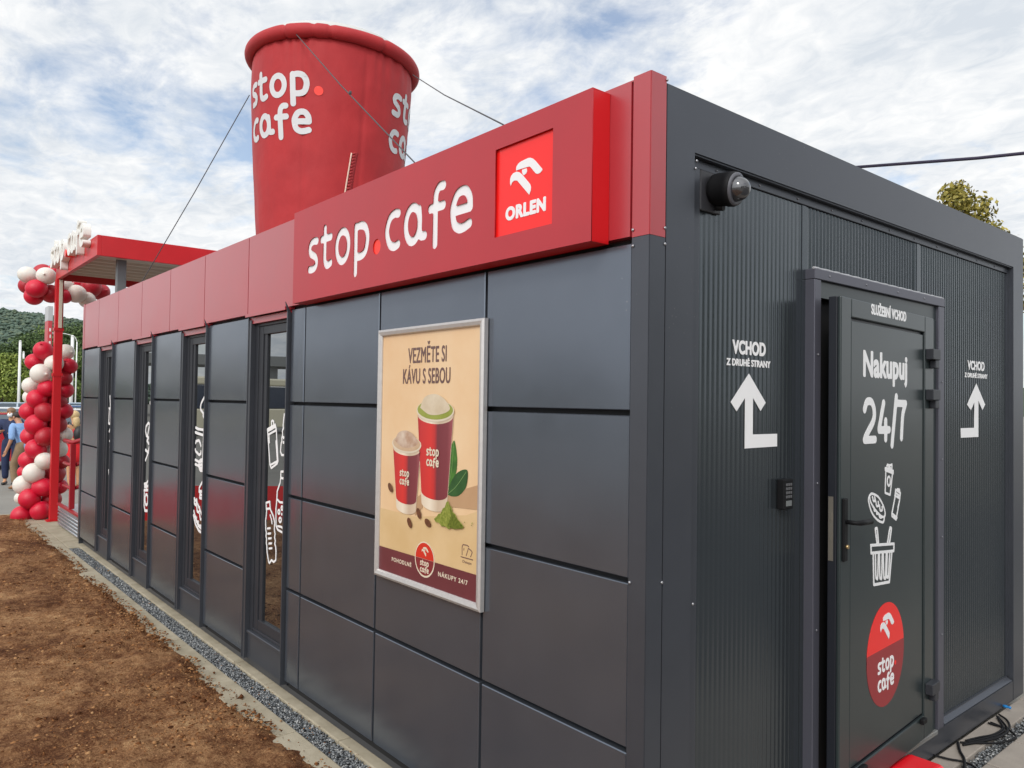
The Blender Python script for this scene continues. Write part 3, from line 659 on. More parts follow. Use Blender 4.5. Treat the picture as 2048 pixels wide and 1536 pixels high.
bmesh.ops.recalc_face_normals(bm, faces=bm.faces); link('door_frame', bm, DOORM, B)
bm = bmesh.new(); box(bm, -.03, .01, 1.0845, 2.2865, .0485, .072, .003); bmesh.ops.recalc_face_normals(bm, faces=bm.faces); link('threshold', bm, mat('worn grey threshold', (.17, .17, .165), rough=.5, var=(8, (.26, .2, .13), .5, .8)), B)
# door leaf: hinged at the far side, standing slightly ajar
HX, HY = .014, 2.168; ANG = math.atan2(.070, 1.10); LW = 1.095
door = thing('door', '', ''); del door['label'], door['category']; door.parent = B
M = Matrix.Translation((HX, HY, 0)) @ Matrix.Rotation(ANG, 4, 'Z')      # local: y from -LW (free edge) to 0 (hinge), x outwards
DM = []
def dl(o): o.data.transform(M); return o
bm = bmesh.new(); box(bm, -.036, .0, -LW, 0, .1, 2.168, .003, 2); bmesh.ops.recalc_face_normals(bm, faces=bm.faces); dl(link('leaf', bm, mat('dark leaf edge', (.012, .014, .02), rough=.4), door))
bm = bmesh.new(); FX = .016
for (y0, y1, z0, z1) in ((-LW, -LW+.10, .1, 2.168), (-.125, 0, .1, 2.168), (-LW+.1005, -.1255, 2.088, 2.168), (-LW+.1005, -.1255, .1, .215)): box(bm, .0005, FX, y0, y1, z0, z1, .005, 2)
bmesh.ops.recalc_face_normals(bm, faces=bm.faces); dl(link('leaf_border', bm, DOORM, door))
bm = bmesh.new(); box(bm, .0005, .010, -LW+.112, -.137, .226, 2.076, .004, 2); bmesh.ops.recalc_face_normals(bm, faces=bm.faces); dl(link('leaf_infill', bm, DOORM, door))
for z in (1.975, 1.775, .335):
    h = bmesh.new(); box(h, FX, .052, -.115, -.012, z-.02, z+.032, .003, 2); box(h, FX, .046, -.062, -.01, z-.062, z-.021, .004, 2); bmesh.ops.recalc_face_normals(h, faces=h.faces); dl(link('hinge', h, FRAME, door))
bm = bmesh.new(); box(bm, FX, FX+.012, -LW+.012, -LW+.048, 1.09, 1.345, .004, 2); bmesh.ops.recalc_face_normals(bm, faces=bm.faces); hp = dl(link('handle_plate', bm, STEELB, door))
bm = bmesh.new(); tube(bm, [(FX+.01, -LW+.03, 1.25), (FX+.05, -LW+.03, 1.25), (FX+.062, -LW+.05, 1.25), (FX+.062, -LW+.15, 1.246)], [.009, .009, .011, .012], 10); dl(link('handle', bm, STEELB, door))
bm = bmesh.new(); tube(bm, [(FX+.01, -LW+.03, 1.15), (FX+.022, -LW+.03, 1.15)], .008, 10); dl(link('key_cylinder', bm, mat('brass', (.5, .36, .18), rough=.35, metal=.8), door))
bm = bmesh.new(); box(bm, -.032, -.012, -LW-.0025, -LW-.0002, 1.09, 1.35); box(bm, -.028, -.016, -LW-.006, -LW-.0026, 1.255, 1.285); box(bm, -.028, -.016, -LW-.0045, -LW-.0026, 1.17, 1.21)
bmesh.ops.recalc_face_normals(bm, faces=bm.faces); dl(link('lock_plate', bm, mat('lock steel', (.36, .33, .28), rough=.35, metal=.8), door))
bm = bmesh.new()
for y in (-LW+.19, -.19): box(bm, FX, FX+.02, y, y+.05, .19, .215, .004, 2)
bmesh.ops.recalc_face_normals(bm, faces=bm.faces); dl(link('drain_cap', bm, STEELB, door))
# what is printed on the door (coordinates along the leaf: v = world y of the photo survey)
def dmap(y): return (y-HY)/math.cos(ANG)
def door_text(name, body, y0, y1, z0, cap, m=STICK, off=.0102, bold=.02, sp=1.):
    me = slab(text_mesh(body, dmap(y1)-dmap(y0), cap, .001, bold, sp), .001); place(me, 'X', dmap(y0), z0, off); return dl(link(name, me, m, door))
def door_fill(name, loops, m, off=.0102, depth=.001):
    L = [np.array([(dmap(p[0]), p[1]) for p in l]) for l in loops]; return dl(link(name, place(fill(L, depth), 'X', 0, 0, off), m, door))
def door_strokes(name, strokes, hw, m=STICK, off=.0102):
    L = contours([np.array([(dmap(p[0]), p[1]) for p in s]) for s in strokes], hw, hw*.35); return dl(link(name, place(fill(L, .001), 'X', 0, 0, off), m, door))
door_text('lettering', 'SLUŽEBNÍ VCHOD', 1.378, 1.788, 2.119, .046, off=FX+.0002, bold=.05, sp=1.05)
door_text('lettering', 'Nakupuj', 1.310, 1.820, 1.845, .116, bold=.05, sp=1.03)
TH = .017
door_strokes('numerals', [spline([(1.326, 1.705), (1.35, 1.738), (1.40, 1.738), (1.43, 1.70), (1.42, 1.655), (1.35, 1.60), (1.327, 1.576)]), [(1.327, 1.575), (1.44, 1.575)],
    [(1.535, 1.735), (1.485, 1.62)], [(1.485, 1.615), (1.60, 1.615)], [(1.56, 1.655), (1.56, 1.575)], [(1.685, 1.765), (1.635, 1.545)], [(1.70, 1.735), (1.80, 1.735)], spline([(1.80, 1.735), (1.765, 1.68), (1.75, 1.575)])], TH)
def c9(x, y):
    p = onX(1700+x/5.12, 900+y/5.12, .07); return (p.y, p.z)
def c9s(*pts): return [c9(*p) for p in pts]
def c9e(cx, cy, rx, ry): return [c9(cx+rx*math.cos(t), cy+ry*math.sin(t)) for t in np.linspace(0, 2*np.pi, 21)]
door_strokes('cup_icon', [c9s((375, 185), (470, 215), (470, 242), (375, 208), (375, 185)), c9s((395, 180), (400, 152), (430, 160), (455, 150), (455, 195)), c9s((415, 175), (440, 190)), c9s((382, 215), (374, 440), (434, 462), (462, 240)), c9s((374, 440), (434, 462)), c9e(418, 322, 18, 48)], .0052)
door_strokes('hot_dog_icon', [spline(c9s((205, 450), (185, 475), (178, 530), (215, 640), (280, 715), (345, 742), (362, 715), (365, 690), (374, 650), (350, 570), (290, 480), (225, 448), (205, 450))), spline(c9s((190, 480), (205, 540), (270, 630), (330, 680), (365, 690))), spline(c9s((225, 575), (240, 590), (245, 620), (265, 620), (275, 655), (295, 650), (310, 690), (335, 690))), spline(c9s((222, 480), (235, 522), (255, 515), (250, 485))), spline(c9s((262, 525), (272, 572), (295, 570), (292, 532))), spline(c9s((308, 570), (315, 618), (338, 618), (338, 585)))], .0052)
door_strokes('drink_icon', [c9s((500, 410), (556, 445), (548, 510), (505, 718), (455, 680), (455, 655), (490, 500), (500, 410)), c9s((520, 405), (545, 408), (550, 435)), c9s((496, 440), (552, 478)), c9s((490, 470), (550, 500)), c9s((468, 660), (515, 700)), c9s((545, 530), (528, 590))], .0052)
door_strokes('basket_icon', [c9s((205, 975), (480, 965), (478, 1038), (208, 1055), (205, 975)), c9s((232, 1060), (240, 1380), (425, 1355), (455, 1045)), c9s((240, 1380), (425, 1355))] + [spline(c9s((a, 1065), (a+6, 1290), (a+16, 1312), (a+28, 1300), (a+36, 1060))) for a in (258, 305, 352)] + [spline(c9s((400, 1058), (392, 1285), (402, 1300), (414, 1290), (430, 1055))), spline(c9s((280, 965), (258, 820), (268, 805), (280, 815), (296, 965))), spline(c9s((402, 962), (430, 812), (441, 805), (448, 820), (425, 962)))], .0062)
oc, orr = (1.572, .614), (.214, .228)
oval = [(oc[0]+orr[0]*math.cos(t), oc[1]+orr[1]*math.sin(t)) for t in np.linspace(0, 2*np.pi, 60, endpoint=False)]
top_ = [p for p in oval if p[1] >= .644]; top_.sort(key=lambda p: -p[0])
bot_ = [p for p in oval if p[1] < .644]; bot_.sort(key=lambda p: p[0])
edge_l, edge_r = (oc[0]-orr[0]*.991, .644), (oc[0]+orr[0]*.991, .644)
door_fill('badge_top', [[edge_r]+top_+[edge_l]], LOGOR); door_fill('badge_base', [[edge_l]+bot_+[edge_r]], mat('badge dark red', (.3, .02, .025), rough=.4))
door_fill('badge_bird', bird(1.583, .734, .86), STICK, .0114)
lo, do_ = logo_loops(True, .02); sc = .052
door_fill('badge_lettering', [L*sc+np.array([1.478, .541]) for L in lo], STICK, .0114); door_fill('badge_dot', [L*sc+np.array([1.478, .541]) for L in do_], LOGOR, .0114)
# stickers on the profiled sheet
ST = XS+.0008
def fy(y): return CAM_POS.y+(y-CAM_POS.y)*(CAM_POS.x-ST)/CAM_POS.x      # surveyed on x=0, carried to the sheet's own plane
def fz(z): return CAM_POS.z+(z-CAM_POS.z)*(CAM_POS.x-ST)/CAM_POS.x
for u0, u1, v1, w0_, w1_, v2, arrow in ((.466, .684, 1.904, .43, .717, 1.861, [(.572, 1.835), (.686, 1.728), (.651, 1.696), (.600, 1.745), (.600, 1.608), (.768, 1.608), (.768, 1.559), (.547, 1.557), (.547, 1.744), (.494, 1.694), (.457, 1.728)]),
        (2.70, 2.952, 1.930, 2.66, 2.996, 1.887, [(2.828, 1.856), (2.961, 1.739), (2.919, 1.707), (2.858, 1.76), (2.858, 1.556), (2.604, 1.556), (2.604, 1.608), (2.797, 1.608), (2.797, 1.751), (2.747, 1.706), (2.692, 1.737)])):
    text_on('wall_lettering', 'VCHOD', 'X', fy(u0), fy(u1), fz(v1), .053, ST, STICK, B, .055, spacing=1.05); text_on('wall_lettering', 'Z DRUHÉ STRANY', 'X', fy(w0_), fy(w1_), fz(v2), .0265, ST, STICK, B, .055, spacing=1.05)
    poly_on('arrow_sticker', [[(fy(a), fz(b_)) for a, b_ in arrow]], 'X', ST, STICK, B)

# ------------------------------------------------------------------ red fascia sign
SG = thing('fascia_sign', 'red box sign with cut-out white lettering mounted over the near end of the facade', 'sign')
SX0, SX1, SZ0, SZ1, SY = -2.556, -.178, 2.262, 2.783, -.092
s_ = .1965; lo, do_ = logo_loops(False); u0, v0 = -2.372, 2.408
lo = [L*s_+np.array([u0, v0]) for L in lo]; do_ = [ell(-1.6075, 2.4515, .037, .0375, 36)[:-1]]
sq = [np.array(rect(-.700, -.372, 2.353, 2.697))]
fr = fill([np.array(rect(SX0, SX1, SZ0, SZ1))]+lo+do_+sq, .004); link('face', place(fr, 'Y', 0, 0, SY+.004), SIGNR, SG)
bm = bmesh.new()
box(bm, SX0, SX1, SY+.0045, -.006, SZ0, SZ0+.004); box(bm, SX0, SX1, SY+.0045, -.006, SZ1-.004, SZ1); box(bm, SX0, SX0+.004, SY+.0045, -.006, SZ0+.0045, SZ1-.0045); box(bm, SX1-.004, SX1, SY+.0045, -.006, SZ0+.0045, SZ1-.0045)
bmesh.ops.recalc_face_normals(bm, faces=bm.faces); link('case', bm, mat('sign edge red with bounce light', (.62, .006, .01), rough=.4, spec=.45), SG)  # bounce light of the inner corner put into a brighter red
raw('lettering', [(SX0+.05, SY+.0062, SZ0+.04), (-.76, SY+.0062, SZ0+.04), (-.76, SY+.0062, SZ1-.04), (SX0+.05, SY+.0062, SZ1-.04)], [(0, 1, 2, 3)], WHITE, SG)
poly_on('dot', [ell(-1.6075, 2.4515, .039, .0395, 36)[:-1]], 'Y', SY+.0058, DOTR, SG)
lp = raw('logo_panel', [(-.712, SY+.0105, 2.34), (-.36, SY+.0105, 2.34), (-.36, SY+.0105, 2.71), (-.712, SY+.0105, 2.71)], [(0, 1, 2, 3)], LOGOR, SG)
poly_on('logo_bird', [WING, BEAK, EYE], 'Y', SY+.0103, WHITE, lp)
text_on('logo_lettering', 'ORLEN', 'Y', -.645, -.416, 2.409, .053, SY+.0103, WHITE, lp, .075, spacing=1.1)

# ------------------------------------------------------------------ poster in aluminium frame
PO = thing('framed_poster', 'tall coffee poster in a silver snap frame hung on the dark wall panels', 'poster')
x0, x1, z0, z1 = -1.694, -.842, .862, 2.058
bm = bmesh.new()
def mitre(a, b, ia, ib):
    # one bar of the frame: outer edge a-b, inner edge ia-ib, bevelled profile
    prof = [(0, -.004), (0, -.024), (.35, -.030), (.85, -.026), (1, -.018), (1, -.004)]
    ring = []
    for (o, i) in ((a, ia), (b, ib)):
        ring.append([bm.verts.new((o[0]+(i[0]-o[0])*t, y, o[1]+(i[1]-o[1])*t)) for t, y in prof])
    for k in range(len(prof)): bm.faces.new((ring[0][k], ring[0][(k+1) % 6], ring[1][(k+1) % 6], ring[1][k]))
    bm.faces.new(ring[0]); bm.faces.new(ring[1])
w = .031; O = [(x0, z0), (x1, z0), (x1, z1), (x0, z1)]; I = [(x0+w, z0+w), (x1-w, z0+w), (x1-w, z1-w), (x0+w, z1-w)]
for k in range(4): mitre(O[k], O[(k+1) % 4], I[k], I[(k+1) % 4])
bmesh.ops.recalc_face_normals(bm, faces=bm.faces); link('frame', bm, ALU, PO)
def print_mat(name, c, c2=None, sc=3): return mat(name, c, rough=.28, spec=.45, var=(sc, c2 or tuple(x*.9 for x in c), .35, .7))
PAP = print_mat('poster paper', (.70, .45, .24), (.77, .57, .36), 1.6)
def print_grad(name, x0, x1, stops):
    # a printed picture tone running across the cup, as on the real poster
    def f(t, b, tcn):
        sp = t.nodes.new('ShaderNodeSeparateXYZ'); t.links.new(tcn.outputs['Object'], sp.inputs[0]); mr = t.nodes.new('ShaderNodeMapRange'); mr.inputs['From Min'].default_value = x0; mr.inputs['From Max'].default_value = x1
        t.links.new(sp.outputs[0], mr.inputs['Value']); r = t.nodes.new('ShaderNodeValToRGB'); e = r.color_ramp.elements
        e[0].position, e[0].color = stops[0][0], (*stops[0][1], 1); e[1].position, e[1].color = stops[-1][0], (*stops[-1][1], 1)
        for p, c in stops[1:-1]: q = e.new(p); q.color = (*c, 1)
        t.links.new(mr.outputs[0], r.inputs[0]); t.links.new(r.outputs[0], b.inputs['Base Color'])
    return mat(name, stops[0][1], rough=.28, spec=.45, extra=f)
def PL(name, loops, m, lay, parent=PO): return poly_on(name, loops, 'Y', -.0125-.0006*lay, m, parent, .0004)
a0, a1, b0, b1 = x0+w-.004, x1-w+.004, z0+w-.004, z1-w+.004
raw('sheet', [(a0, -.0125, b0), (a1, -.0125, b0), (a1, -.0125, b1), (a0, -.0125, b1)], [(0, 1, 2, 3)], PAP, PO)
BROWN = print_mat('print brown', (.15, .08, .07)); PRED = print_mat('print red', (.55, .025, .03)); PRED2 = print_mat('print wine', (.22, .03, .035)); CREAM = print_mat('print cream', (.72, .62, .48)); WINE = print_mat('print plum', (.15, .035, .042), (.12, .03, .035))
SHADE = print_mat('print tan', (.44, .26, .14), (.5, .32, .18)); GREEN = print_mat('print leaf green', (.07, .2, .03), (.03, .1, .02), 20); DGREEN = print_mat('print dark green', (.02, .075, .02), (.035, .11, .03), 20); MATCHA = print_mat('print matcha', (.13, .17, .015), (.34, .36, .08), 90); BEAN = print_mat('print bean', (.1, .04, .02), (.18, .07, .035), 60)
PL('ground_print', [[(a0, 1.19), (-1.35, 1.185), (-.96, 1.24), (a1, 1.27), (a1, 1.006), (a0, 1.006)]], print_mat('print sand', (.6, .41, .2), (.68, .49, .27), 3), 1)
PL('shadow_print', [[(-1.10, 1.26), (a1, 1.272), (a1, 1.376), (-.985, 1.345), (-1.09, 1.32)]], SHADE, 2); PL('shadow_print', [[(-1.35, 1.19), (-1.29, 1.232), (-1.29, 1.30), (-1.345, 1.27)]], SHADE, 2)
PL('leaf_print', [spline([(-1.09, 1.34), (-1.083, 1.48), (-1.054, 1.547), (-1.030, 1.47), (-1.04, 1.40), (-1.075, 1.34), (-1.09, 1.34)])[:-1]], GREEN, 3)
PL('leaf_print', [spline([(-1.095, 1.312), (-1.07, 1.37), (-1.02, 1.415), (-.956, 1.427), (-.962, 1.36), (-1.01, 1.318), (-1.06, 1.308), (-1.095, 1.312)])[:-1]], DGREEN, 4)
def cup_print(c0, c1, zr, zb, zband, r0, r1, xs_, foam, foam2, sc, tx, tz):
    q = PL('cup_print', [[(c0-r0, zr), (c0+r0, zr)]+[(c1+r1*math.cos(t), zb+.022-r1*.30*math.sin(t)) for t in np.linspace(0, math.pi, 15)]], print_grad('print cup %d' % int(r0*1000), c0-r0, c0+r0, [(0, (.62, .5, .36)), (.4, (.78, .68, .54)), (.62, (.55, .42, .3)), (1, (.66, .52, .38))]), 5)
    f = lambda x, z: x
    PL('cup_sleeve', [[(c0-(r0-.004)*math.cos(t), zr-.022-r0*.26*math.sin(t)) for t in np.linspace(0, math.pi, 15)]+[(c1+(r1+(r0-r1)*.06)*math.cos(t), zband+.014-r1*.30*math.sin(t)) for t in np.linspace(0, math.pi, 15)]], print_grad('print sleeve %d' % int(r0*1000), c0-r0, c0+r0, [(0, (.36, .02, .025)), (.12, (.52, .03, .03)), (.4, (.62, .035, .03)), (.50, (.5, .03, .03)), (.58, (.17, .03, .04)), (.85, (.2, .04, .05)), (1, (.34, .09, .1))]), 6, q)
    PL('cup_rim', [ell(c0, zr, r0+.004, r0*.34, 40)[:-1]], CREAM, 8, q); PL('cup_drink', [ell(c0, zr+.004, r0-.004, r0*.30, 40)[:-1]], foam, 9, q)
    PL('cup_foam', [spline([(c0-r0*.82, zr+.012), (c0-r0*.55, zr+r0*.42), (c0, zr+r0*.52), (c0+r0*.5, zr+r0*.38), (c0+r0*.82, zr+.01), (c0+r0*.35, zr-r0*.1), (c0-r0*.3, zr-r0*.12), (c0-r0*.82, zr+.012)])[:-1]], foam2, 10, q)
    L, _ = logo_loops(True, .03); PL('cup_lettering', [l*np.array([sc*.9, sc])+np.array([tx, tz]) for l in L], CREAM, 11, q)
cup_print(-1.2, -1.197, 1.672, 1.236, 1.295, .143, .100, (-1.20, -1.182), print_mat('print green tea', (.25, .28, .04), (.33, .36, .08), 8), print_mat('print foam', (.66, .56, .42), (.56, .45, .31), 14), .0305, -1.258, 1.471)
cup_print(-1.43, -1.427, 1.512, 1.192, 1.245, .122, .085, (-1.43, -1.418), print_mat('print latte', (.5, .33, .2), (.6, .44, .3), 10), print_mat('print cocoa foam', (.68, .57, .46), (.36, .18, .1), 9), .0255, -1.48, 1.361)
PL('matcha_print', [[(-1.188, 1.196), (-1.17, 1.208), (-1.155, 1.222), (-1.138, 1.226), (-1.122, 1.250), (-1.108, 1.256), (-1.096, 1.280), (-1.083, 1.286), (-1.074, 1.272), (-1.058, 1.262), (-1.05, 1.244), (-1.03, 1.236), (-1.015, 1.218), (-.99, 1.206), (-.968, 1.192), (-.975, 1.182), (-1.01, 1.180), (-1.03, 1.172), (-1.06, 1.174), (-1.075, 1.166), (-1.10, 1.174), (-1.13, 1.172), (-1.15, 1.184), (-1.175, 1.184)]] + [ell(-.96+.055*rng.uniform(-1, 1), 1.195+.02*rng.uniform(-1, 1), .003, .002, 8)[:-1] for _ in range(9)], MATCHA, 12)
for pts in ([(-1.088, 1.345), (-1.065, 1.43), (-1.055, 1.54)], [(-1.09, 1.316), (-1.03, 1.355), (-.962, 1.42)]): strokes_on('leaf_rib', [spline(pts)], .0011, 'Y', -.0125-.0006*5, print_mat('print pale green', (.2, .34, .12)), PO, .0004, .0008)
PL('matcha_shade', [[(-1.085, 1.178), (-1.06, 1.174), (-1.03, 1.173), (-.975, 1.183), (-.972, 1.192), (-1.015, 1.216), (-1.05, 1.242), (-1.068, 1.262), (-1.06, 1.225), (-1.075, 1.2)]], print_mat('print deep matcha', (.07, .10, .01), (.17, .2, .03), 90), 13)
for x, z, a in ((-1.563, 1.298, -.8), (-1.312, 1.205, -1), (-1.388, 1.153, -.9), (-1.238, 1.172, -.4)): PL('bean_print', [[(p[0]*math.cos(a)-p[1]*math.sin(a)+x, p[0]*math.sin(a)+p[1]*math.cos(a)+z) for p in ell(0, 0, .026, .016, 20)[:-1]]], BEAN, 12)
PL('band_print', [rect(a0, a1, b0, 1.005)], WINE, 2)
dc = (-1.2655, 1.004)
PL('badge_ring', [ell(*dc, .0795, .0795, 48)[:-1]], CREAM, 3)
t = np.linspace(0, np.pi, 30); PL('badge_top', [np.c_[dc[0]+.073*np.cos(t), dc[1]+.003+.071*np.sin(t)]], print_mat('print bright red', (.62, .035, .02)), 4)
PL('badge_base', [np.c_[dc[0]+.073*np.cos(-t), dc[1]+.002+.073*np.sin(-t)]], PRED2, 4)
PL('badge_bird', bird(dc[0]+.005, dc[1]+.036, .30), CREAM, 5)
L, _ = logo_loops(True, .03); PL('badge_lettering', [l*.0195+np.array([dc[0]-.034, dc[1]-.028]) for l in L], CREAM, 5)
def PT(name, body, u0, u1, v0, cap, m, lay, bold=.0, sp=1.): return text_on(name, body, 'Y', u0, u1, v0, cap, -.0125-.0006*lay, m, PO, bold, .0004, sp)
PT('headline', 'VEZMĚTE SI', -1.433, -1.121, 1.889, .071, BROWN, 2, .018, 1.06); PT('headline', 'KÁVU S SEBOU', -1.475, -1.09, 1.794, .069, BROWN, 2, .018, 1.06)
PT('band_lettering', 'POHODLNÉ', -1.546, -1.374, .951, .0185, CREAM, 3, .03, 1.2); PT('band_lettering', 'NÁKUPY 24/7', -1.157, -.942, .951, .0195, CREAM, 3, .03, 1.2)
strokes_on('train_print', [[(-.984, 1.072), (-.985, 1.105), (-.978, 1.115), (-.95, 1.116), (-.938, 1.112)], [(-.972, 1.100), (-.972, 1.093)], [(-.955, 1.072), (-.941, 1.105), (-.92, 1.098), (-.914, 1.092), (-.924, 1.073)], [(-.992, 1.062), (-.910, 1.062)]], .0022, 'Y', -.0125-.0006*2, BROWN, PO, .0004)
PT('maker_mark', 'Dataps', -.980, -.918, 1.040, .011, BROWN, 2, .02)

# ------------------------------------------------------------------ security camera, keypad
SC = thing('security_camera', 'black dome security camera fixed under the top beam of the end wall', 'camera')
cy, cz = .375, 2.492
bm = bmesh.new(); box(bm, XS+.001, XS+.012, cy-.075, cy+.045, cz-.085, cz+.06, .004, 2); bmesh.ops.recalc_face_normals(bm, faces=bm.faces); link('base_plate', bm, mat('dark bracket', (.035, .035, .04), rough=.45), SC)
CM = Matrix.Translation((XS+.012, cy, cz)) @ Matrix.Scale(.9, 4) @ Matrix.Rotation(R(9), 4, 'Y') @ Matrix.Rotation(R(6), 4, 'Z')
bm = bmesh.new(); lathe(bm, [(.055, 0), (.06, .004), (.064, .025), (.066, .07), (.068, .072), (.068, .092), (.064, .098), (.05, .1)], 40, axis='x'); o = link('housing', bm, STEELB, SC); o.data.transform(CM)
bm = bmesh.new(); lathe(bm, [(.064, .0485), (.064, .104), (.05, .107), (.047, .102)], 40, axis='x', caps=False); o = link('bezel', bm, mat('grey bezel', (.1, .1, .115), rough=.4), SC); o.data.transform(CM)
dome = mat('smoked dome', (.02, .02, .022), rough=.05, coat=1.0, Coat_Roughness=.02)
DM_ = mat('clear dome', (.05, .05, .055), rough=.04, metal=.35, spec=.9, coat=1.0)
bm = bmesh.new(); lathe(bm, [(.049*math.cos(a), .102+.055*math.sin(a)) for a in np.linspace(0, math.pi/2*.98, 14)], 36, axis='x'); o = link('dome', bm, DM_, SC); o.data.transform(CM)
bm = bmesh.new(); tube(bm, [(.015, .01, -.062), (.022, .012, -.07), (.05, .012, -.07)], .013, 10); o = link('cable_gland', bm, STEELB, SC); o.data.transform(CM)
KP = thing('keypad', 'small black keypad box on the ribbed sheet left of the door', 'keypad')
bm = bmesh.new(); box(bm, XS+.001, XS+.034, .825, .893, 1.307, 1.426, .005, 3); bmesh.ops.recalc_face_normals(bm, faces=bm.faces); link('case', bm, STEELB, KP)
bm = bmesh.new()
for i in range(3):
    for j in range(4): box(bm, XS+.0335, XS+.0362, .838+i*.016, .849+i*.016, 1.352+j*.016, 1.363+j*.016, .001)
bmesh.ops.recalc_face_normals(bm, faces=bm.faces); link('buttons', bm, mat('grey keys', (.1, .1, .105), rough=.35), KP)
bm = bmesh.new(); box(bm, XS+.0335, XS+.0355, .839, .881, 1.32, 1.342, .001); bmesh.ops.recalc_face_normals(bm, faces=bm.faces); link('screen', bm, mat('screen', (.16, .17, .17), rough=.2), KP)

# ------------------------------------------------------------------ inflatable cup on the roof
CU = thing('inflatable_cup', 'giant red inflatable coffee cup with white lettering standing on the roof', 'inflatable')
CX, CY, CZ0, CZ1, CR0, CR1, CRR = -5.64, 1.6, 2.62, 5.09, .624, .812, .057
def cup_r(z): u = (z-CZ0)/(CZ1-CZ0); return CR0+(CR1-CR0)*u+.018*math.sin(math.pi*min(1, max(0, u)))**.8
TILT = Matrix.Translation((CX, CY, CZ0)) @ Matrix.Rotation(R(1.4), 4, fwd) @ Matrix.Translation((-CX, -CY, -CZ0))
cam_az = math.atan2(CAM_POS.y-CY, CAM_POS.x-CX)       # azimuth of the side that faces the viewer
nA, nH = 256, 70; V = []; F = []
seams = [cam_az+R(a) for a in (-95, -20, 22, 95, 165)]
pins = [cam_az+R(a) for a in (-33, -14, -3, 33, 120, 165, 215)]
def adist(a, b): return (a-b+math.pi) % (2*math.pi)-math.pi
for j in range(nH+1):
    z = CZ0+(CZ1-CZ0)*j/nH; u = j/nH
    for i in range(nA):
        a = 2*math.pi*i/nA
        d = sum(.010*math.exp(-(adist(a, s)/R(1.6))**2) for s in seams)
        wr = .009*math.exp(-((1-u)/.08))*math.sin(a*44+2.5*math.sin(a*7))*(.5+.5*math.sin(a*5)) + .010*fbm(math.cos(a)*2, math.sin(a)*2, z*1.4)
        r = cup_r(z)-d+wr-(.02*math.exp(-((1-u)/.03)))
        V.append((CX+r*math.cos(a), CY+r*math.sin(a), z))
for j in range(nH):
    for i in range(nA): F.append((j*nA+i, j*nA+(i+1) % nA, (j+1)*nA+(i+1) % nA, (j+1)*nA+i))
o = raw('body', V, F, CUPR, CU, True); o.data.transform(TILT)
V = []; F = []; nT = 16; nA2 = 220
for i in range(nA2):
    a = 2*math.pi*i/nA2
    pin = sum(.5*math.exp(-(adist(a, s)/R(1.0))**2) for s in pins); tr = CRR*(1-.30*min(1, pin*1.6))*(1+.025*math.sin(a*5)+.012*math.sin(a*37)*(.3+.7*sum(math.exp(-(adist(a, s)/R(7))**2) for s in pins)))
    for k in range(nT):
        t = 2*math.pi*k/nT; rr = CR1+.010+tr*math.cos(t); V.append((CX+rr*math.cos(a), CY+rr*math.sin(a), CZ1+.045+tr*1.12*math.sin(t)))
for i in range(nA2):
    for k in range(nT): F.append((i*nT+k, ((i+1) % nA2)*nT+k, ((i+1) % nA2)*nT+(k+1) % nT, i*nT+(k+1) % nT))
o = raw('rim', V, F, CUPR, CU, True); o.data.transform(TILT)
bm = bmesh.new(); lathe(bm, [(.79, CZ1+.05), (.775, CZ1+.12), (.72, CZ1+.19), (.56, CZ1+.25), (.28, CZ1+.285), (.02, CZ1+.295)], 64, (CX, CY, 0)); o = link('lid', bm, CUPW, CU); o.data.transform(TILT)
def cup_wrap(me, az, zb, s, off=.007):
    """wrap a flat shape round the cup; u runs to the right for a viewer outside"""
    bm = bmesh.new(); bm.from_mesh(me); bmesh.ops.triangulate(bm, faces=bm.faces)
    for _ in range(4):
        es = [e for e in bm.edges if e.calc_length() > .22]
        if not es: break
        bmesh.ops.subdivide_edges(bm, edges=es, cuts=1); bmesh.ops.triangulate(bm, faces=bm.faces)
    for v in bm.verts:
        z = zb+v.co.y*s; a0_ = v.co.x*s/cup_r(z); a = az+a0_; r = cup_r(z)+off*.55+.010*fbm(math.cos(a)*2, math.sin(a)*2, z*1.4)
        v.co = (CX+r*math.cos(a), CY+r*math.sin(a), z)
    for f in bm.faces: f.smooth = True
    bm.to_mesh(me); bm.free(); me.transform(TILT); return me
for k, da in enumerate((-74.5, 45.5, 165.5)):
    lo, do_ = logo_loops(True, .015); flat = fill(lo, 0.0); flat2 = fill(do_, 0.0)
    link('lettering', cup_wrap(flat, cam_az+R(da), 4.535, .229), mat('printed white', (.62, .62, .63), rough=.6), CU); link('lettering_dot', cup_wrap(flat2, cam_az+R(da), 4.535, .229), DOTR, CU)
def on_cup(px, py, off=.012):      # where the survey ray meets the cup's side
    d = ray(px, py).normalized(); best = None
    for s in np.linspace(5, 10, 4000):
        p = CAM_POS+d*s
        if math.hypot(p.x-CX, p.y-CY) < cup_r(p.z)+off: return p
    return CAM_POS+d*8
bm = bmesh.new()
for k in range(26):
    yy = 308+k*3.2; x0_ = 703-(yy-306)*.165
    tube(bm, [on_cup(x0_+1, yy, .012), on_cup(x0_+5, yy+(1.2 if k % 2 else -.6), .026), on_cup(x0_+10, yy-1, .02), on_cup(x0_+13, yy-1.5, .006)], .0095, 6)
link('zip_flap', bm, mat('gathered red fabric', (.36, .02, .024), rough=.65), CU); tubeobj('zip_edge', [on_cup(703-(yy-306)*.165, yy, .024) for yy in range(306, 396, 8)], .0075, mat('pale zip', (.75, .52, .42), rough=.6), CU, 6)
def rope_anchor(px, py): return on_cup(px, py)
RP = []
def rope(label, pts, r=.0045):
    bm = bmesh.new(); tube(bm, pts, r, 6); o = link('guy_rope', bm, ROPE); tag(o, label, 'rope', 'guy ropes of the inflatable cup'); return o
a1 = on_cup(592, 68)
e1 = onY(832, 328, .35)
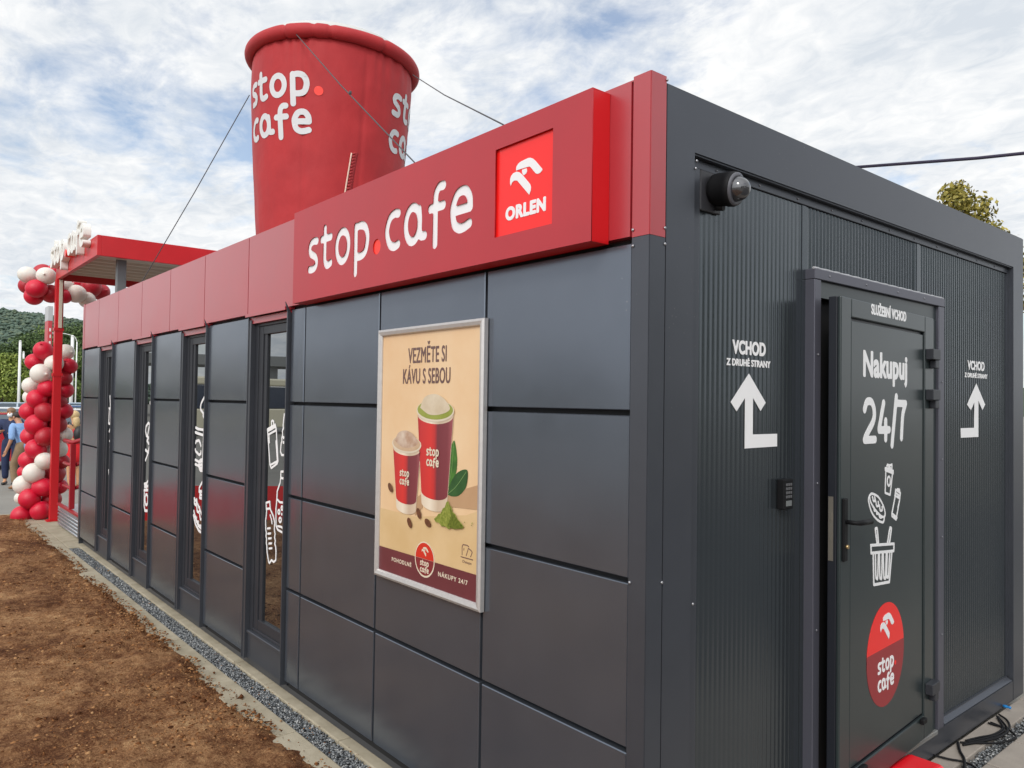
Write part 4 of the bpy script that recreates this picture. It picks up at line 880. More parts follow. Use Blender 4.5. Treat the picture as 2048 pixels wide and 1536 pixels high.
rope('thin rope crossing the front of the inflatable cup down to the sign', [a1, a1.lerp(e1, .5)+Vector((0, 0, -.02)), e1, e1+(e1-a1)*.12])
a2 = on_cup(826, 150); e2 = onY(1002, 247, .6)
rope('thin rope from the right rim of the cup to the roof edge', [a2, a2.lerp(e2, .5)+Vector((0, 0, -.02)), e2, e2+(e2-a2)*.1])
a3 = on_cup(499, 190); e3 = onY(286, 560, .2)
rope('thin grey rope from the left side of the cup past the canopy', [a3, a3.lerp(e3, .5)+Vector((0, 0, -.02)), e3, e3+(e3-a3)*.03])
bm = bmesh.new(); lathe(bm, [(.001, -.015), (.010, -.009), (.010, .009), (.001, .015)], 10, a1.lerp(e1, .58)); tag(link('rope_toggle', bm, ROPE), 'small dark knot halfway down the rope in front of the cup', 'knot')

# ------------------------------------------------------------------ entrance canopy with standing letters
CP = thing('entrance_canopy', 'red flat canopy on posts over the entrance at the far end', 'canopy')
kx0, kx1, ky0, ky1, kz0, kz1 = -10.92, -8.30, .03, 3.1, 3.352, 3.592
REDC = mat('canopy red', (.6, .018, .025), rough=.4, var=(1.5, (.5, .015, .02), .35, .7))
bm = bmesh.new()
for q in ((kx0, kx1, ky0, ky0+.05), (kx0, kx1, ky1-.05, ky1), (kx0, kx0+.05, ky0+.0505, ky1-.0505), (kx1-.05, kx1, ky0+.0505, ky1-.0505)): box(bm, *q, kz0, kz1, .003)
bmesh.ops.recalc_face_normals(bm, faces=bm.faces); link('fascia', bm, REDC, CP)
bm = bmesh.new(); box(bm, kx0+.051, kx1-.051, ky0+.051, ky1-.051, 3.47, 3.55)
for i in range(8): prism(bm, [(kx0+.10+i*.285, 3.469), (kx0+.16+i*.285, 3.43), (kx0+.24+i*.285, 3.43), (kx0+.30+i*.285, 3.469)], 'y', ky0+.06, ky1-.06)
box(bm, kx1-.2, kx1-.0515, ky0+.055, ky1-.055, 3.36, 3.4295)
bmesh.ops.recalc_face_normals(bm, faces=bm.faces); link('soffit', bm, mat('cream sheet', (.5, .44, .36), rough=.55), CP)
bm = bmesh.new(); pb = onZ(110, 1041, GZ); box(bm, pb.x-.05, pb.x+.05, ky0-.02, ky0+.08, GZ+.012, kz0, .004); box(bm, pb.x-.09, pb.x+.09, ky0-.06, ky0+.12, GZ, GZ+.0115, .002); box(bm, pb.x-.06, pb.x+.06, ky0-.03, ky0+.09, 2.62, 2.66); box(bm, pb.x-.06, pb.x+.06, ky0-.03, ky0+.09, 1.98, 2.02)
bmesh.ops.recalc_face_normals(bm, faces=bm.faces); link('front_post', bm, POSTR, CP)
bm = bmesh.new(); box(bm, -8.62, -8.52, .30, .40, 2.621, 3.405, .004); box(bm, -8.72, -8.42, .24, .46, 3.4055, 3.428); bmesh.ops.recalc_face_normals(bm, faces=bm.faces); link('roof_post', bm, mat('grey steel post', (.16, .18, .185), rough=.4, metal=.3), CP)
bm = bmesh.new(); box(bm, pb.x+.052, pb.x+.075, ky0+.02, ky0+.06, 2.66, kz0-.01); bmesh.ops.recalc_face_normals(bm, faces=bm.faces); link('cable_duct', bm, mat('cream duct', (.6, .52, .42), rough=.5), CP)
LT = thing('letter_sign', 'white block letters standing along the front edge of the canopy', 'sign')
s2 = .285; off = 0
for word in ('stop', 'cafe'):
    for ch, x in (ROW_STOP if word == 'stop' else ROW_CAFE).items():
        u = kx0+.08+(x+(0 if word == 'stop' else 4.235))*s2
        link('letter', place(fill([L*s2 for L in contours(GL[ch][0], .11, .02)], .085), 'Y', u, 3.50, ky0-.003), mat('white letter acrylic', (.78, .77, .72), rough=.4), LT)
link('letter_dot', place(fill([ell(3.89*s2, .22*s2, .17*s2, .17*s2, 24)[:-1]], .085), 'Y', kx0+.08, 3.50, ky0-.003), DOTR, LT)

# ------------------------------------------------------------------ balloons
def balloon_mesh(name):
    bm = bmesh.new(); prof = [(.0001, -1.0)]
    for a in np.linspace(-80, 78, 20): prof.append((.98*math.cos(R(a)), math.sin(R(a))*(1.0 if a < 0 else 1.08)))
    prof += [(.10, 1.12), (.055, 1.16), (.05, 1.19), (.10, 1.24), (.02, 1.235)]
    lathe(bm, prof, 28); me = bpy.data.meshes.new(name); bm.to_mesh(me); bm.free(); me.polygons.foreach_set('use_smooth', [True]*len(me.polygons)); return me
BRED = mat('red latex', (.6, .006, .035), rough=.45, spec=.5, Subsurface_Weight=.25, Subsurface_Radius=(.1, .02, .02), Subsurface_Scale=.1)
BDRED = mat('deep red latex', (.42, .012, .025), rough=.45, Subsurface_Weight=.2, Subsurface_Radius=(.1, .02, .02), Subsurface_Scale=.1)
BWHT = mat('white latex', (.72, .68, .62), rough=.48, Subsurface_Weight=.35, Subsurface_Radius=(.1, .08, .07), Subsurface_Scale=.1)
bmr, bmd, bmw = balloon_mesh('balloon_red'), balloon_mesh('balloon_deep_red'), balloon_mesh('balloon_white')
for q, m in ((bmr, BRED), (bmd, BDRED), (bmw, BWHT)): q.materials.append(m)
COLB = [('r', 86.9, 701.5, 19.5, 0), ('r', 69.3, 724, 18.5, .1), ('w', 81, 747.4, 20, -.12), ('w', 108.4, 727, 18, -.02), ('w', 131, 704.5, 17, .22), ('r', 137.6, 732.8, 17, .15), ('d', 125, 756, 17.5, .1), ('w', 62.5, 771, 18, .05), ('r', 93.7, 776.7, 18, -.1), ('r', 130.8, 780.6, 16.5, .15),
 ('r', 73.2, 798.2, 20, -.1), ('w', 62, 794, 16, .25), ('d', 113, 801, 18.5, .08), ('r', 58.6, 822.6, 18.5, .06), ('d', 90.8, 824.5, 19, -.1), ('r', 127, 821.6, 17, .15), ('r', 72, 848.4, 20, -.1), ('d', 113, 848.4, 19, .1), ('r', 60.2, 872, 18, .12), ('d', 91.2, 873, 19, -.1), ('w', 129, 869, 16, .18), ('r', 72, 897.6, 20.5, -.1), ('w', 115, 898.5, 19.5, .12), ('r', 56.5, 920.4, 18.5, .05), ('w', 89.4, 922, 18.5, -.13), ('d', 122, 923, 16.5, .15), ('w', 67.5, 946, 20.5, -.14), ('d', 109.4, 947.8, 19, .1), ('r', 50, 944, 14, .25),
 ('w', 48.3, 969.7, 19.8, -.05), ('r', 85.7, 974, 19.8, -.1), ('r', 118.5, 973, 15.5, .15), ('r', 58.4, 997, 20.5, -.15), ('w', 43, 996, 13, .2), ('d', 103, 998.9, 19, .05), ('r', 81, 1021.7, 19.8, -.12), ('d', 100, 1024, 17, .12), ('w', 62, 1036, 10, .1)]
TOPB = [('w', 54.6, 549.5, 18, 0), ('w', 92.7, 552, 18.5, -.05), ('d', 84, 546, 18, .25), ('r', 72.4, 577, 19.5, -.1), ('d', 53, 572, 16, .2), ('r', 67.3, 592.7, 18.5, .05), ('d', 101.6, 587.6, 19, .1), ('r', 129.5, 593, 15, .25), ('w', 127, 572, 17, .3), ('r', 111, 540, 14, .2)]
UNDB = [('w', 152, 587.6, 18.5, .35), ('w', 174, 600, 17, .5), ('r', 152, 568, 18, .7), ('d', 183, 575, 19, .6), ('d', 201, 584, 18, .8)]
def balloon(kind, px, py, r, dy, label, group, base=.06):
    p = onX(px, py, -10.86-dy*1.2) if False else None
    dep = 11.0+dy*1.1; d = ray(px, py); p = CAM_POS+d*dep
    o = bpy.data.objects.new('balloon', {'r': bmr, 'd': bmd, 'w': bmw}[kind]); COL.objects.link(o); o.location = p; rad = r/1525*dep*.985; o.scale = (rad*rng.uniform(.94, 1.04), rad*rng.uniform(.94, 1.04), rad*rng.uniform(.88, 1.06))
    o.rotation_euler = (rng.uniform(-.5, .5)+math.pi*.5*rng.uniform(.6, 1.2), 0, rng.uniform(0, 6.28)); tag(o, label, 'balloon', group)
    return o
cname = {'r': 'bright red', 'd': 'deep red', 'w': 'white'}
for b_ in COLB: balloon(*b_, f'{cname[b_[0]]} balloon tied in the tall column around the red canopy post', f'{cname[b_[0]]} balloons of the column')
tag(balloon('r', 42.9, 1030, 19.6, -.1, '', None), 'lowest bright red balloon resting on the bare soil left of the post', 'balloon', 'bright red balloons of the column')
for b_ in TOPB: balloon(*b_, f'{cname[b_[0]]} balloon in the cluster at the front corner of the canopy', f'{cname[b_[0]]} balloons at the canopy corner')
for b_ in UNDB: balloon(*b_, f'{cname[b_[0]]} balloon hanging in shade below the canopy roof', f'{cname[b_[0]]} balloons under the canopy')

# ------------------------------------------------------------------ entrance ramp and railing
RM = thing('entrance_ramp', 'galvanised steel entrance ramp beside the far corner of the building', 'ramp')
bm = bmesh.new(); prism(bm, [(.06, GZ), (.06, .2), (.35, .22), (3.2, .24), (3.2, GZ)], 'x', -10.35, -8.80); bmesh.ops.recalc_face_normals(bm, faces=bm.faces); link('deck', bm, GALV, RM)
bm = bmesh.new()
for i in range(5): tube(bm, [(-10.34, .05, GZ+.03+i*.045), (-8.81, .05, GZ+.03+i*.045)], .014, 6)
link('side_ribs', bm, GALV, RM)
bm = bmesh.new(); box(bm, -10.37, -8.79, .03, .07, .215, .245, .002); bmesh.ops.recalc_face_normals(bm, faces=bm.faces); link('edge_strip', bm, RAILR, RM)
RL = thing('handrail', 'dark red tubular handrail with one post on the entrance ramp', 'railing')
q = onX(145, 940, -9.6); hy = q.y
bm = bmesh.new(); box(bm, -9.63, -9.57, hy-.03, hy+.03, .246, 1.08, .003); bmesh.ops.recalc_face_normals(bm, faces=bm.faces); link('post', bm, RAILR, RL)
for z in (1.10, .80, .50):
    bm = bmesh.new(); tube(bm, [(-10.15, hy, z-.0), (-9.6, hy, z), (-9.6, hy+.6, z+.2), (-9.6, hy+1.6, z+.25)], .03 if z > 1 else .024, 8); link('rail', bm, RAILR, RL)

# ------------------------------------------------------------------ cable bundle, red plug box, overhead wire
def cpt(x, y, z=-.05): return onZ(1820+x/8.982, 1380+y/8.982, z)
def cable(label, pts, r=.0055):
    P = spline([tuple(p) for p in pts], 8); bm = bmesh.new(); tube(bm, P, r, 8); tag(link('power_cable', bm, STEELB), label, 'cable', 'black cables lying by the end wall')
cable('black cable loop bulging farthest out over the gravel strip', [cpt(1400, 590), cpt(1700, 680), cpt(1860, 780), cpt(1880, 870), cpt(1600, 950), cpt(1200, 950), cpt(900, 940)])
cable('black cable looping down from under the base beam near the corner', [cpt(1600, 440), cpt(1740, 540), cpt(1790, 660), cpt(1700, 790), cpt(1400, 890), cpt(1050, 960)])
cable('black cable forming the inner tight loop on the paver', [cpt(1560, 470), cpt(1650, 620), cpt(1660, 700), cpt(1500, 800), cpt(1250, 850), cpt(1000, 910)])
cable('black cable arc lying flat between the inner loop and the outer loop', [cpt(1580, 480), cpt(1720, 640), cpt(1740, 740), cpt(1600, 850), cpt(1350, 915), cpt(950, 985)])
cable('second black cable lying next to the inner loop', [cpt(1450, 580), cpt(1640, 660), cpt(1690, 720), cpt(1560, 810), cpt(1300, 880), cpt(1040, 930)])
cable('greyish cable dropping across the pavers to the gravel', [cpt(860, 940), cpt(900, 1100), cpt(970, 1230), cpt(980, 1400), cpt(990, 1700)], .007)
cable('black cable running from the red plug box over the gravel', [cpt(420, 1170), cpt(700, 1240), cpt(960, 1290), cpt(1180, 1400), cpt(1300, 1600)])
PX = thing('plug_box', 'bright red plastic socket box on the ground at the end wall', 'socket box')
bm = bmesh.new(); box(bm, .02, .20, 1.66, 1.895, GZ, .08, .03, 4); bmesh.ops.recalc_face_normals(bm, faces=bm.faces); link('case', bm, mat('red plastic', (.72, .012, .02), rough=.3), PX)
bm = bmesh.new(); box(bm, .2005, .215, 1.70, 1.85, GZ+.02, .06, .004, 2); bmesh.ops.recalc_face_normals(bm, faces=bm.faces); link('socket_lid', bm, mat('dark red plastic', (.45, .01, .015), rough=.35), PX)
bb = onZ(2022, 1416, -.04); bm = bmesh.new(); lathe(bm, [(.008, -.03), (.009, -.01), (.006, .002), (.008, .004), (.008, .012), (.002, .013)], 12, (bb.x-.012, bb.y, bb.z), 'x'); tag(link('bottle_cap', bm, mat('blue plastic', (.02, .2, .5), rough=.35)), 'tiny blue plastic cap lying under the base beam corner', 'cap')
w0, w1 = onY(1690, 336, 9.), onY(2300, 280, 9.)
bm = bmesh.new(); tube(bm, [w0, w0.lerp(w1, .5)+Vector((0, 0, -.03)), w1, w1+(w1-w0)*6], .022, 8); tag(link('overhead_wire', bm, mat('wire sheath', (.03, .022, .05), rough=.6)), 'thick dark overhead wire crossing the sky right of the building', 'wire')

# ------------------------------------------------------------------ trees, hill
def leafmat(name, cols, rough=.6):
    def f(t, b, tcn):
        island_var(cols)(t, b, tcn); b.inputs['Subsurface Weight'].default_value = 0
    return mat(name, cols[0], rough=rough, spec=.3, extra=f)
BARK = mat('bark', (.09, .07, .05), rough=.9, var=(9, (.05, .04, .03), .3, .7))
def tree(label, base, h, crown_r, n_leaf, leaf, m, crown_lo=.25, clumps=26, group=None, seed=1, trunk_r=.16, cat='tree', flat=1.):
    r = np.random.default_rng(seed); t = thing('tree', label, cat, (0, 0, 0), group); base = Vector(base)
    bm = bmesh.new(); top = base+Vector((r.uniform(-.3, .3), r.uniform(-.3, .3), h*.8))
    tube(bm, [base, base.lerp(top, .4)+Vector((.1, .05, 0)), top], [trunk_r, trunk_r*.65, trunk_r*.15], 8)
    C = []
    for k in range(clumps):
        z = r.uniform(crown_lo, 1)**.9; a = r.uniform(0, 2*np.pi); prof = math.sin(math.pi*min(1, max(.08, (z-crown_lo)/(1-crown_lo)*.82+.16)))
        rad = crown_r*prof*math.sqrt(r.uniform(.15, 1)); C.append((base.x+rad*math.cos(a), base.y+rad*math.sin(a)*flat, base.z+h*z*.94, crown_r*r.uniform(.2, .38)))
    for c in C[::2]:
        s = base.lerp(top, r.uniform(.3, .8)); tube(bm, [s, s.lerp(Vector(c[:3]), .55)+Vector((0, 0, .1)), Vector(c[:3])], [trunk_r*.32, trunk_r*.2, trunk_r*.06], 5, False)
    link('trunk', bm, BARK, t)
    C = np.array(C); k = r.integers(0, len(C), n_leaf); d = r.normal(0, 1, (n_leaf, 3)); d /= np.linalg.norm(d, axis=1)[:, None]
    P = C[k, :3]+d*(C[k, 3]*r.uniform(.25, 1.12, n_leaf)**.6)[:, None]*np.array([1, 1, .8])
    nrm = d+r.normal(0, .6, (n_leaf, 3)); nrm /= np.linalg.norm(nrm, axis=1)[:, None]
    u = np.cross(nrm, r.normal(0, 1, (n_leaf, 3))); u /= np.linalg.norm(u, axis=1)[:, None]; v = np.cross(nrm, u); s = (leaf*r.uniform(.6, 1.35, n_leaf))[:, None]
    VV = np.stack([P-u*s, P-v*s*.55, P+u*s, P+v*s*.55], 1).reshape(-1, 3); FF = np.arange(n_leaf*4).reshape(-1, 4)
    link('crown', fastmesh('crown', VV, FF), m, t); return t
GOLD = leafmat('sunlit olive leaves', [(.13, .12, .018), (.30, .25, .045), (.42, .34, .08), (.2, .17, .03), (.07, .075, .015)])
DKG = leafmat('dark green leaves', [(.03, .055, .018), (.06, .105, .03), (.10, .15, .045), (.045, .08, .024)])
MDG = leafmat('mid green leaves', [(.05, .09, .02), (.10, .16, .035), (.16, .22, .05), (.075, .12, .03)])
YLG = leafmat('yellow green leaves', [(.08, .12, .02), (.18, .24, .04), (.28, .33, .07), (.12, .16, .028)])
c_ = onY(1912, 430, 16.); tree('olive gold tree whose crown top shows over the roof edge at right', (c_.x-.1, 16, -.15), c_.z+1.15, 1.35, 13000, .055, GOLD, .35, 34, seed=5)
TG = 'trees along the far side of the lot'
def bgtree(label, px, top_py, dist, cr, n, leaf, m, seed, lo=.2):
    p = onX(px, top_py, -dist); g = gz(p.x, p.y); tree(label, (p.x, p.y, g), p.z-g, cr, n, leaf, m, lo, 34, TG, seed, .2)
bgtree('yellow green tree behind the silver cars at the left photo edge', 12, 708, 42, 2.0, 20000, .075, YLG, 11, .3)
bgtree('dark green tree behind the two slim white posts', 62, 672, 60, 3.2, 26000, .10, DKG, 12, .1)
bgtree('broad mid green tree behind the upper balloon column', 100, 664, 66, 3.4, 26000, .10, MDG, 13, .1)
bgtree('dark green tree between the lamp mast and the building corner', 150, 657, 62, 3.3, 26000, .10, DKG, 14, .1)
bgtree('low mid green tree beside the lamp mast base', 140, 705, 50, 2.2, 18000, .08, MDG, 15, .1)
bgtree('dark tree partly hidden by the yellow green tree', -28, 690, 58, 3.2, 18000, .10, DKG, 16, .1)
bgtree('dark green tree hidden mostly by the building corner', 185, 665, 66, 3.4, 18000, .10, DKG, 17, .1)
# wooded hill
def hill_h(az, d):       # az in degrees around the viewer, d distance
    ridge = 32+2.0*math.sin(az*.11+.4)+6*math.exp(-((az-182)/11)**2)-.30*(172-az if az < 172 else 0)
    f = min(1, max(0, (az-177)/9)); ridge *= 1-.86*f*f*(3-2*f)
    u = min(1, max(0, (d-190)/230)); return ridge*(u*u*(3-2*u))+1.2*fbm(az*.25, d*.01)*u
V = []; F = []; azs = np.arange(95, 271, 1.5); ds = np.concatenate([np.linspace(170, 440, 24), [520, 620]])
for a in azs:
    for d in ds: V.append((CAM_POS.x+d*math.cos(R(a)), CAM_POS.y+d*math.sin(R(a)), -.6+(hill_h(a, d) if d <= 440 else hill_h(a, 440)*.9)))
nd = len(ds); F = [(i*nd+j, (i+1)*nd+j, (i+1)*nd+j+1, i*nd+j+1) for i in range(len(azs)-1) for j in range(nd-1)]
me = bpy.data.meshes.new('hill'); me.from_pydata(V, [], F); me.update(); struct('hill', me, mat('hill undergrowth', (.035, .055, .03), rough=.9, var=(.05, (.05, .075, .035), .35, .65)), True)
HILLF = leafmat('hill forest canopy', [(.07, .115, .085), (.085, .13, .095), (.105, .145, .095), (.078, .12, .095), (.125, .155, .09)])  # pale blue-green of distance haze mixed into the forest colours
n = 26000; az = rng.uniform(150, 200, n); az[:21000] = rng.uniform(167, 177, 21000); dd = 175+265*rng.uniform(0, 1, n)**.8
P = np.array([(CAM_POS.x+d*math.cos(R(a)), CAM_POS.y+d*math.sin(R(a)), -.6+hill_h(a, d)+1.6) for a, d in zip(az, dd)])
P = np.repeat(P, 3, 0)+rng.normal(0, .7, (n*3, 3)); o = stones('hill_forest', P, rng.uniform(.45, 1.05, n*3), HILLF, .7); o.data.polygons.foreach_set('use_smooth', [True]*len(o.data.polygons))

# ------------------------------------------------------------------ parking lot: posts, cars, pylon, people
WPOST = mat('white paint', (.74, .74, .72), rough=.5)
def lamp(label, px, top, dist, r, arm=False):
    p = onX(px, top, -dist); g = gz(p.x, p.y); t = thing('lamp_post', label, 'lamp post', (0, 0, 0), 'white posts on the lot')
    bm = bmesh.new(); tube(bm, [(p.x, p.y, g), (p.x, p.y, g+(p.z-g)*.5), (p.x, p.y, p.z)], [r*1.15, r, r*.9], 10); link('mast', bm, WPOST, t)
    if arm:
        bm = bmesh.new(); tube(bm, spline([(p.x, p.y, p.z), (p.x, p.y-.12, p.z+.25), (p.x, p.y-.5, p.z+.36), (p.x, p.y-.9, p.z+.36)], 6), r*.6, 8); link('arm', bm, WPOST, t)
        bm = bmesh.new(); box(bm, p.x-.12, p.x+.12, p.y-1.3, p.y-.9, p.z+.31, p.z+.39, .02, 2); bmesh.ops.recalc_face_normals(bm, faces=bm.faces); link('lamp_head', bm, mat('lamp grey', (.4, .4, .4), rough=.4), t)
    else:
        bm = bmesh.new(); lathe(bm, [(r*.95, p.z), (r*.95, p.z+.04), (r*.3, p.z+.08)], 10, (p.x, p.y, 0)); link('cap', bm, WPOST, t)
lamp('taller slim white post behind the left side of the balloons', 40.6, 684, 40, .06); lamp('shorter slim white post next to the taller one', 47.3, 706, 42, .05)
lamp('thick white mast right of the balloon column', 145.3, 674, 38, .075); lamp('thin white lamp with curved arm near the building corner', 154, 684, 40, .03, True)
def car(label, pos, ang, col, L=4.3, Wd=1.76, H=1.46, suv=False):
    t = thing('parked_car', label, 'car', (0, 0, 0), 'cars parked on the lot'); M = Matrix.Translation(pos) @ Matrix.Rotation(ang, 4, 'Z')
    paint = mat('paint %.2f %.2f %.2f' % col, col, rough=.25, coat=1., spec=.5); tint = mat('car glass', (.06, .085, .11), rough=.06, spec=.9); tyre = mat('tyre', (.015, .015, .016), rough=.85); rim = mat('rim', (.45, .45, .46), rough=.35, metal=.8)
    def put(name, bm, m, parent=t): bmesh.ops.recalc_face_normals(bm, faces=bm.faces); o = link(name, bm, m, parent); o.data.transform(M); return o
    h = H; low = [(-L/2, .35), (-L/2, .62), (-L/2+.05, .8), (-L/2+.25, .9 if not suv else .98), (-.95, .97), (L/2-1.0, .98 if not suv else 1.05), (L/2-.25, .93), (L/2, .75), (L/2, .35), (L/2-.3, .22), (-L/2+.3, .22)]
    bm = bmesh.new(); n_ = len(low); secs = []
    for y, ins in ((-Wd/2, .06), (-Wd/2+.06, 0), (0, 0), (Wd/2-.06, 0), (Wd/2, .06)): secs.append([bm.verts.new((x*(1-ins*.25), y, .22+(z-.22)*(1-ins*.5)+ins*.15)) for x, z in low])
    for a, b_ in zip(secs, secs[1:]):
        for k in range(n_): bm.faces.new((a[k], a[(k+1) % n_], b_[(k+1) % n_], b_[k]))
    bm.faces.new(secs[0]); bm.faces.new(secs[-1][::-1]); put('body', bm, paint)
    bx = (-1.15, -.45, .95 if not suv else 1.25, 1.65 if not suv else 1.8)
    cab = [(bx[0], .955), (bx[1], h-.04), (bx[2], h), (bx[3], .97 if not suv else 1.03)]
    bm = bmesh.new(); A = [bm.verts.new((x, -Wd/2+(.08 if z < 1.1 else .2), z)) for x, z in cab]; Bv = [bm.verts.new((x, Wd/2-(.08 if z < 1.1 else .2), z)) for x, z in cab]
    for k in range(4): bm.faces.new((A[k], A[(k+1) % 4], Bv[(k+1) % 4], Bv[k]))
    bm.faces.new(A); bm.faces.new(Bv[::-1]); put('window', bm, tint)
    bm = bmesh.new(); box(bm, bx[1]-.05, bx[2]+.06, -Wd/2+.19, Wd/2-.19, h-.045, h+.012, .02, 2)
    for s in (-1, 1):
        for (p, q) in ((cab[0], cab[1]), (cab[3], cab[2]), ((.25, .97), (.3, h-.03))): tube(bm, [(p[0], s*(Wd/2-.085), p[1]), (q[0], s*(Wd/2-.195), q[1])], .035, 6)
    put('roof', bm, paint)
    for x in (-L/2+.82, L/2-.85):
        for s in (-1, 1):
            bm = bmesh.new(); lathe(bm, [(.2, -.1), (.3, -.1), (.325, -.07), (.325, .07), (.3, .1), (.2, .1)], 20, (x, s*(Wd/2-.1), .325), 'y'); w_ = put('wheel', bm, tyre)
            bm = bmesh.new(); lathe(bm, [(.02, .06), (.19, .075), (.205, .1), (.2, .103), (.05, .085)] if s > 0 else [(.02, -.06), (.19, -.075), (.205, -.1), (.2, -.103), (.05, -.085)], 16, (x, s*(Wd/2-.1), .325), 'y'); put('rim', bm, rim, w_)
    for s in (-1, 1):
        bm = bmesh.new(); box(bm, -L/2-.012, -L/2+.1, s*(Wd/2-.32)-.17, s*(Wd/2-.32)+.17, .66, .79, .02, 2); put('headlight', bm, mat('headlight', (.7, .72, .75), rough=.1))
        bm = bmesh.new(); box(bm, L/2-.1, L/2+.012, s*(Wd/2-.25)-.13, s*(Wd/2-.25)+.13, .7, .88, .02, 2); put('tail_light', bm, mat('tail light', (.5, .01, .01), rough=.2))
    bm = bmesh.new(); box(bm, -L/2-.015, -L/2+.02, -.35, .35, .36, .5, .01); put('grille', bm, tyre)
def cpos(px, dist): p = onX(px, 800, -dist); return (p.x, p.y, gz(p.x, p.y))
car('silver blue car at the left photo edge in the far parking row', cpos(8, 33), R(95), (.42, .5, .58), H=1.62, suv=True)
car('pale silver car in the middle parking row left of the balloons', cpos(48, 27), R(35), (.62, .64, .66), H=1.52)
car('red car parked behind the two men', cpos(6, 22.5), R(80), (.4, .012, .02), H=1.45)
car('light blue grey car behind the far right of the balloons', cpos(150, 34), R(100), (.45, .55, .65), H=1.62, suv=True)
car('white car with blue tinted windscreen next to the building corner', cpos(166, 25), R(75), (.72, .73, .73), H=1.52, suv=True)
car('blue car in the row behind the white car', cpos(158, 29.5), R(85), (.05, .11, .25), H=1.55)
# slim price pylon behind the balloons
PY = thing('sign_pylon', 'slim grey and red pylon sign standing behind the balloon column', 'sign')
p = onX(97, 612, -20); q = onX(106, 612, -20)
bm = bmesh.new(); box(bm, -20.45, -20.0, p.y, q.y, gz(-20, 0), p.z, .01); bmesh.ops.recalc_face_normals(bm, faces=bm.faces); link('body', bm, mat('pylon red', (.5, .05, .06), rough=.4), PY)
bm = bmesh.new(); box(bm, -20.455, -19.994, p.y-.004, q.y+.004, p.z-.36, p.z+.004, .006); bmesh.ops.recalc_face_normals(bm, faces=bm.faces); link('head', bm, mat('pylon grey', (.45, .45, .46), rough=.4), PY)
bm = bmesh.new()
for k in range(4): box(bm, -19.9995, -19.996, p.y+.03+.012*(k % 2), q.y-.03, p.z-.62-.16*k, p.z-.54-.16*k)
bmesh.ops.recalc_face_normals(bm, faces=bm.faces); link('marking', bm, mat('pylon white', (.75, .72, .7), rough=.4), PY)

def skin(name, chains, m, parent, root=0, sub=1):
    """one smooth body grown over a skeleton; chains: list of [(x,y,z,r),...], points that coincide are joined"""
    pts = []; E = []; idx = {}
    def vid(p):
        k = tuple(round(c, 4) for c in p[:3])
        if k not in idx: idx[k] = len(pts); pts.append(p)
        return idx[k]
    for c in chains:
        ids = [vid(p) for p in c]; E += list(zip(ids, ids[1:]))
    me = bpy.data.meshes.new(name); me.from_pydata([p[:3] for p in pts], E, []); o = bpy.data.objects.new(name, me); COL.objects.link(o)
    md = o.modifiers.new('skin', 'SKIN'); md.use_smooth_shade = True
    o.modifiers.new('sub', 'SUBSURF').levels = sub; o.modifiers['sub'].render_levels = sub
    for i, p in enumerate(pts):
        r_ = p[3] if len(p) > 3 else .05; ry = p[4] if len(p) > 4 else r_
        me.skin_vertices[0].data[i].radius = (r_, ry); me.skin_vertices[0].data[i].use_root = (i == root)
    dg = bpy.context.evaluated_depsgraph_get(); dg.update(); new = bpy.data.meshes.new_from_object(o.evaluated_get(dg)); bpy.data.objects.remove(o)
    return link(name, new, m, parent, True)
SKIN = mat('skin', (.5, .25, .15), rough=.5, Subsurface_Weight=.1); SKIN2 = mat('tanned skin', (.58, .3, .16), rough=.5, Subsurface_Weight=.1)
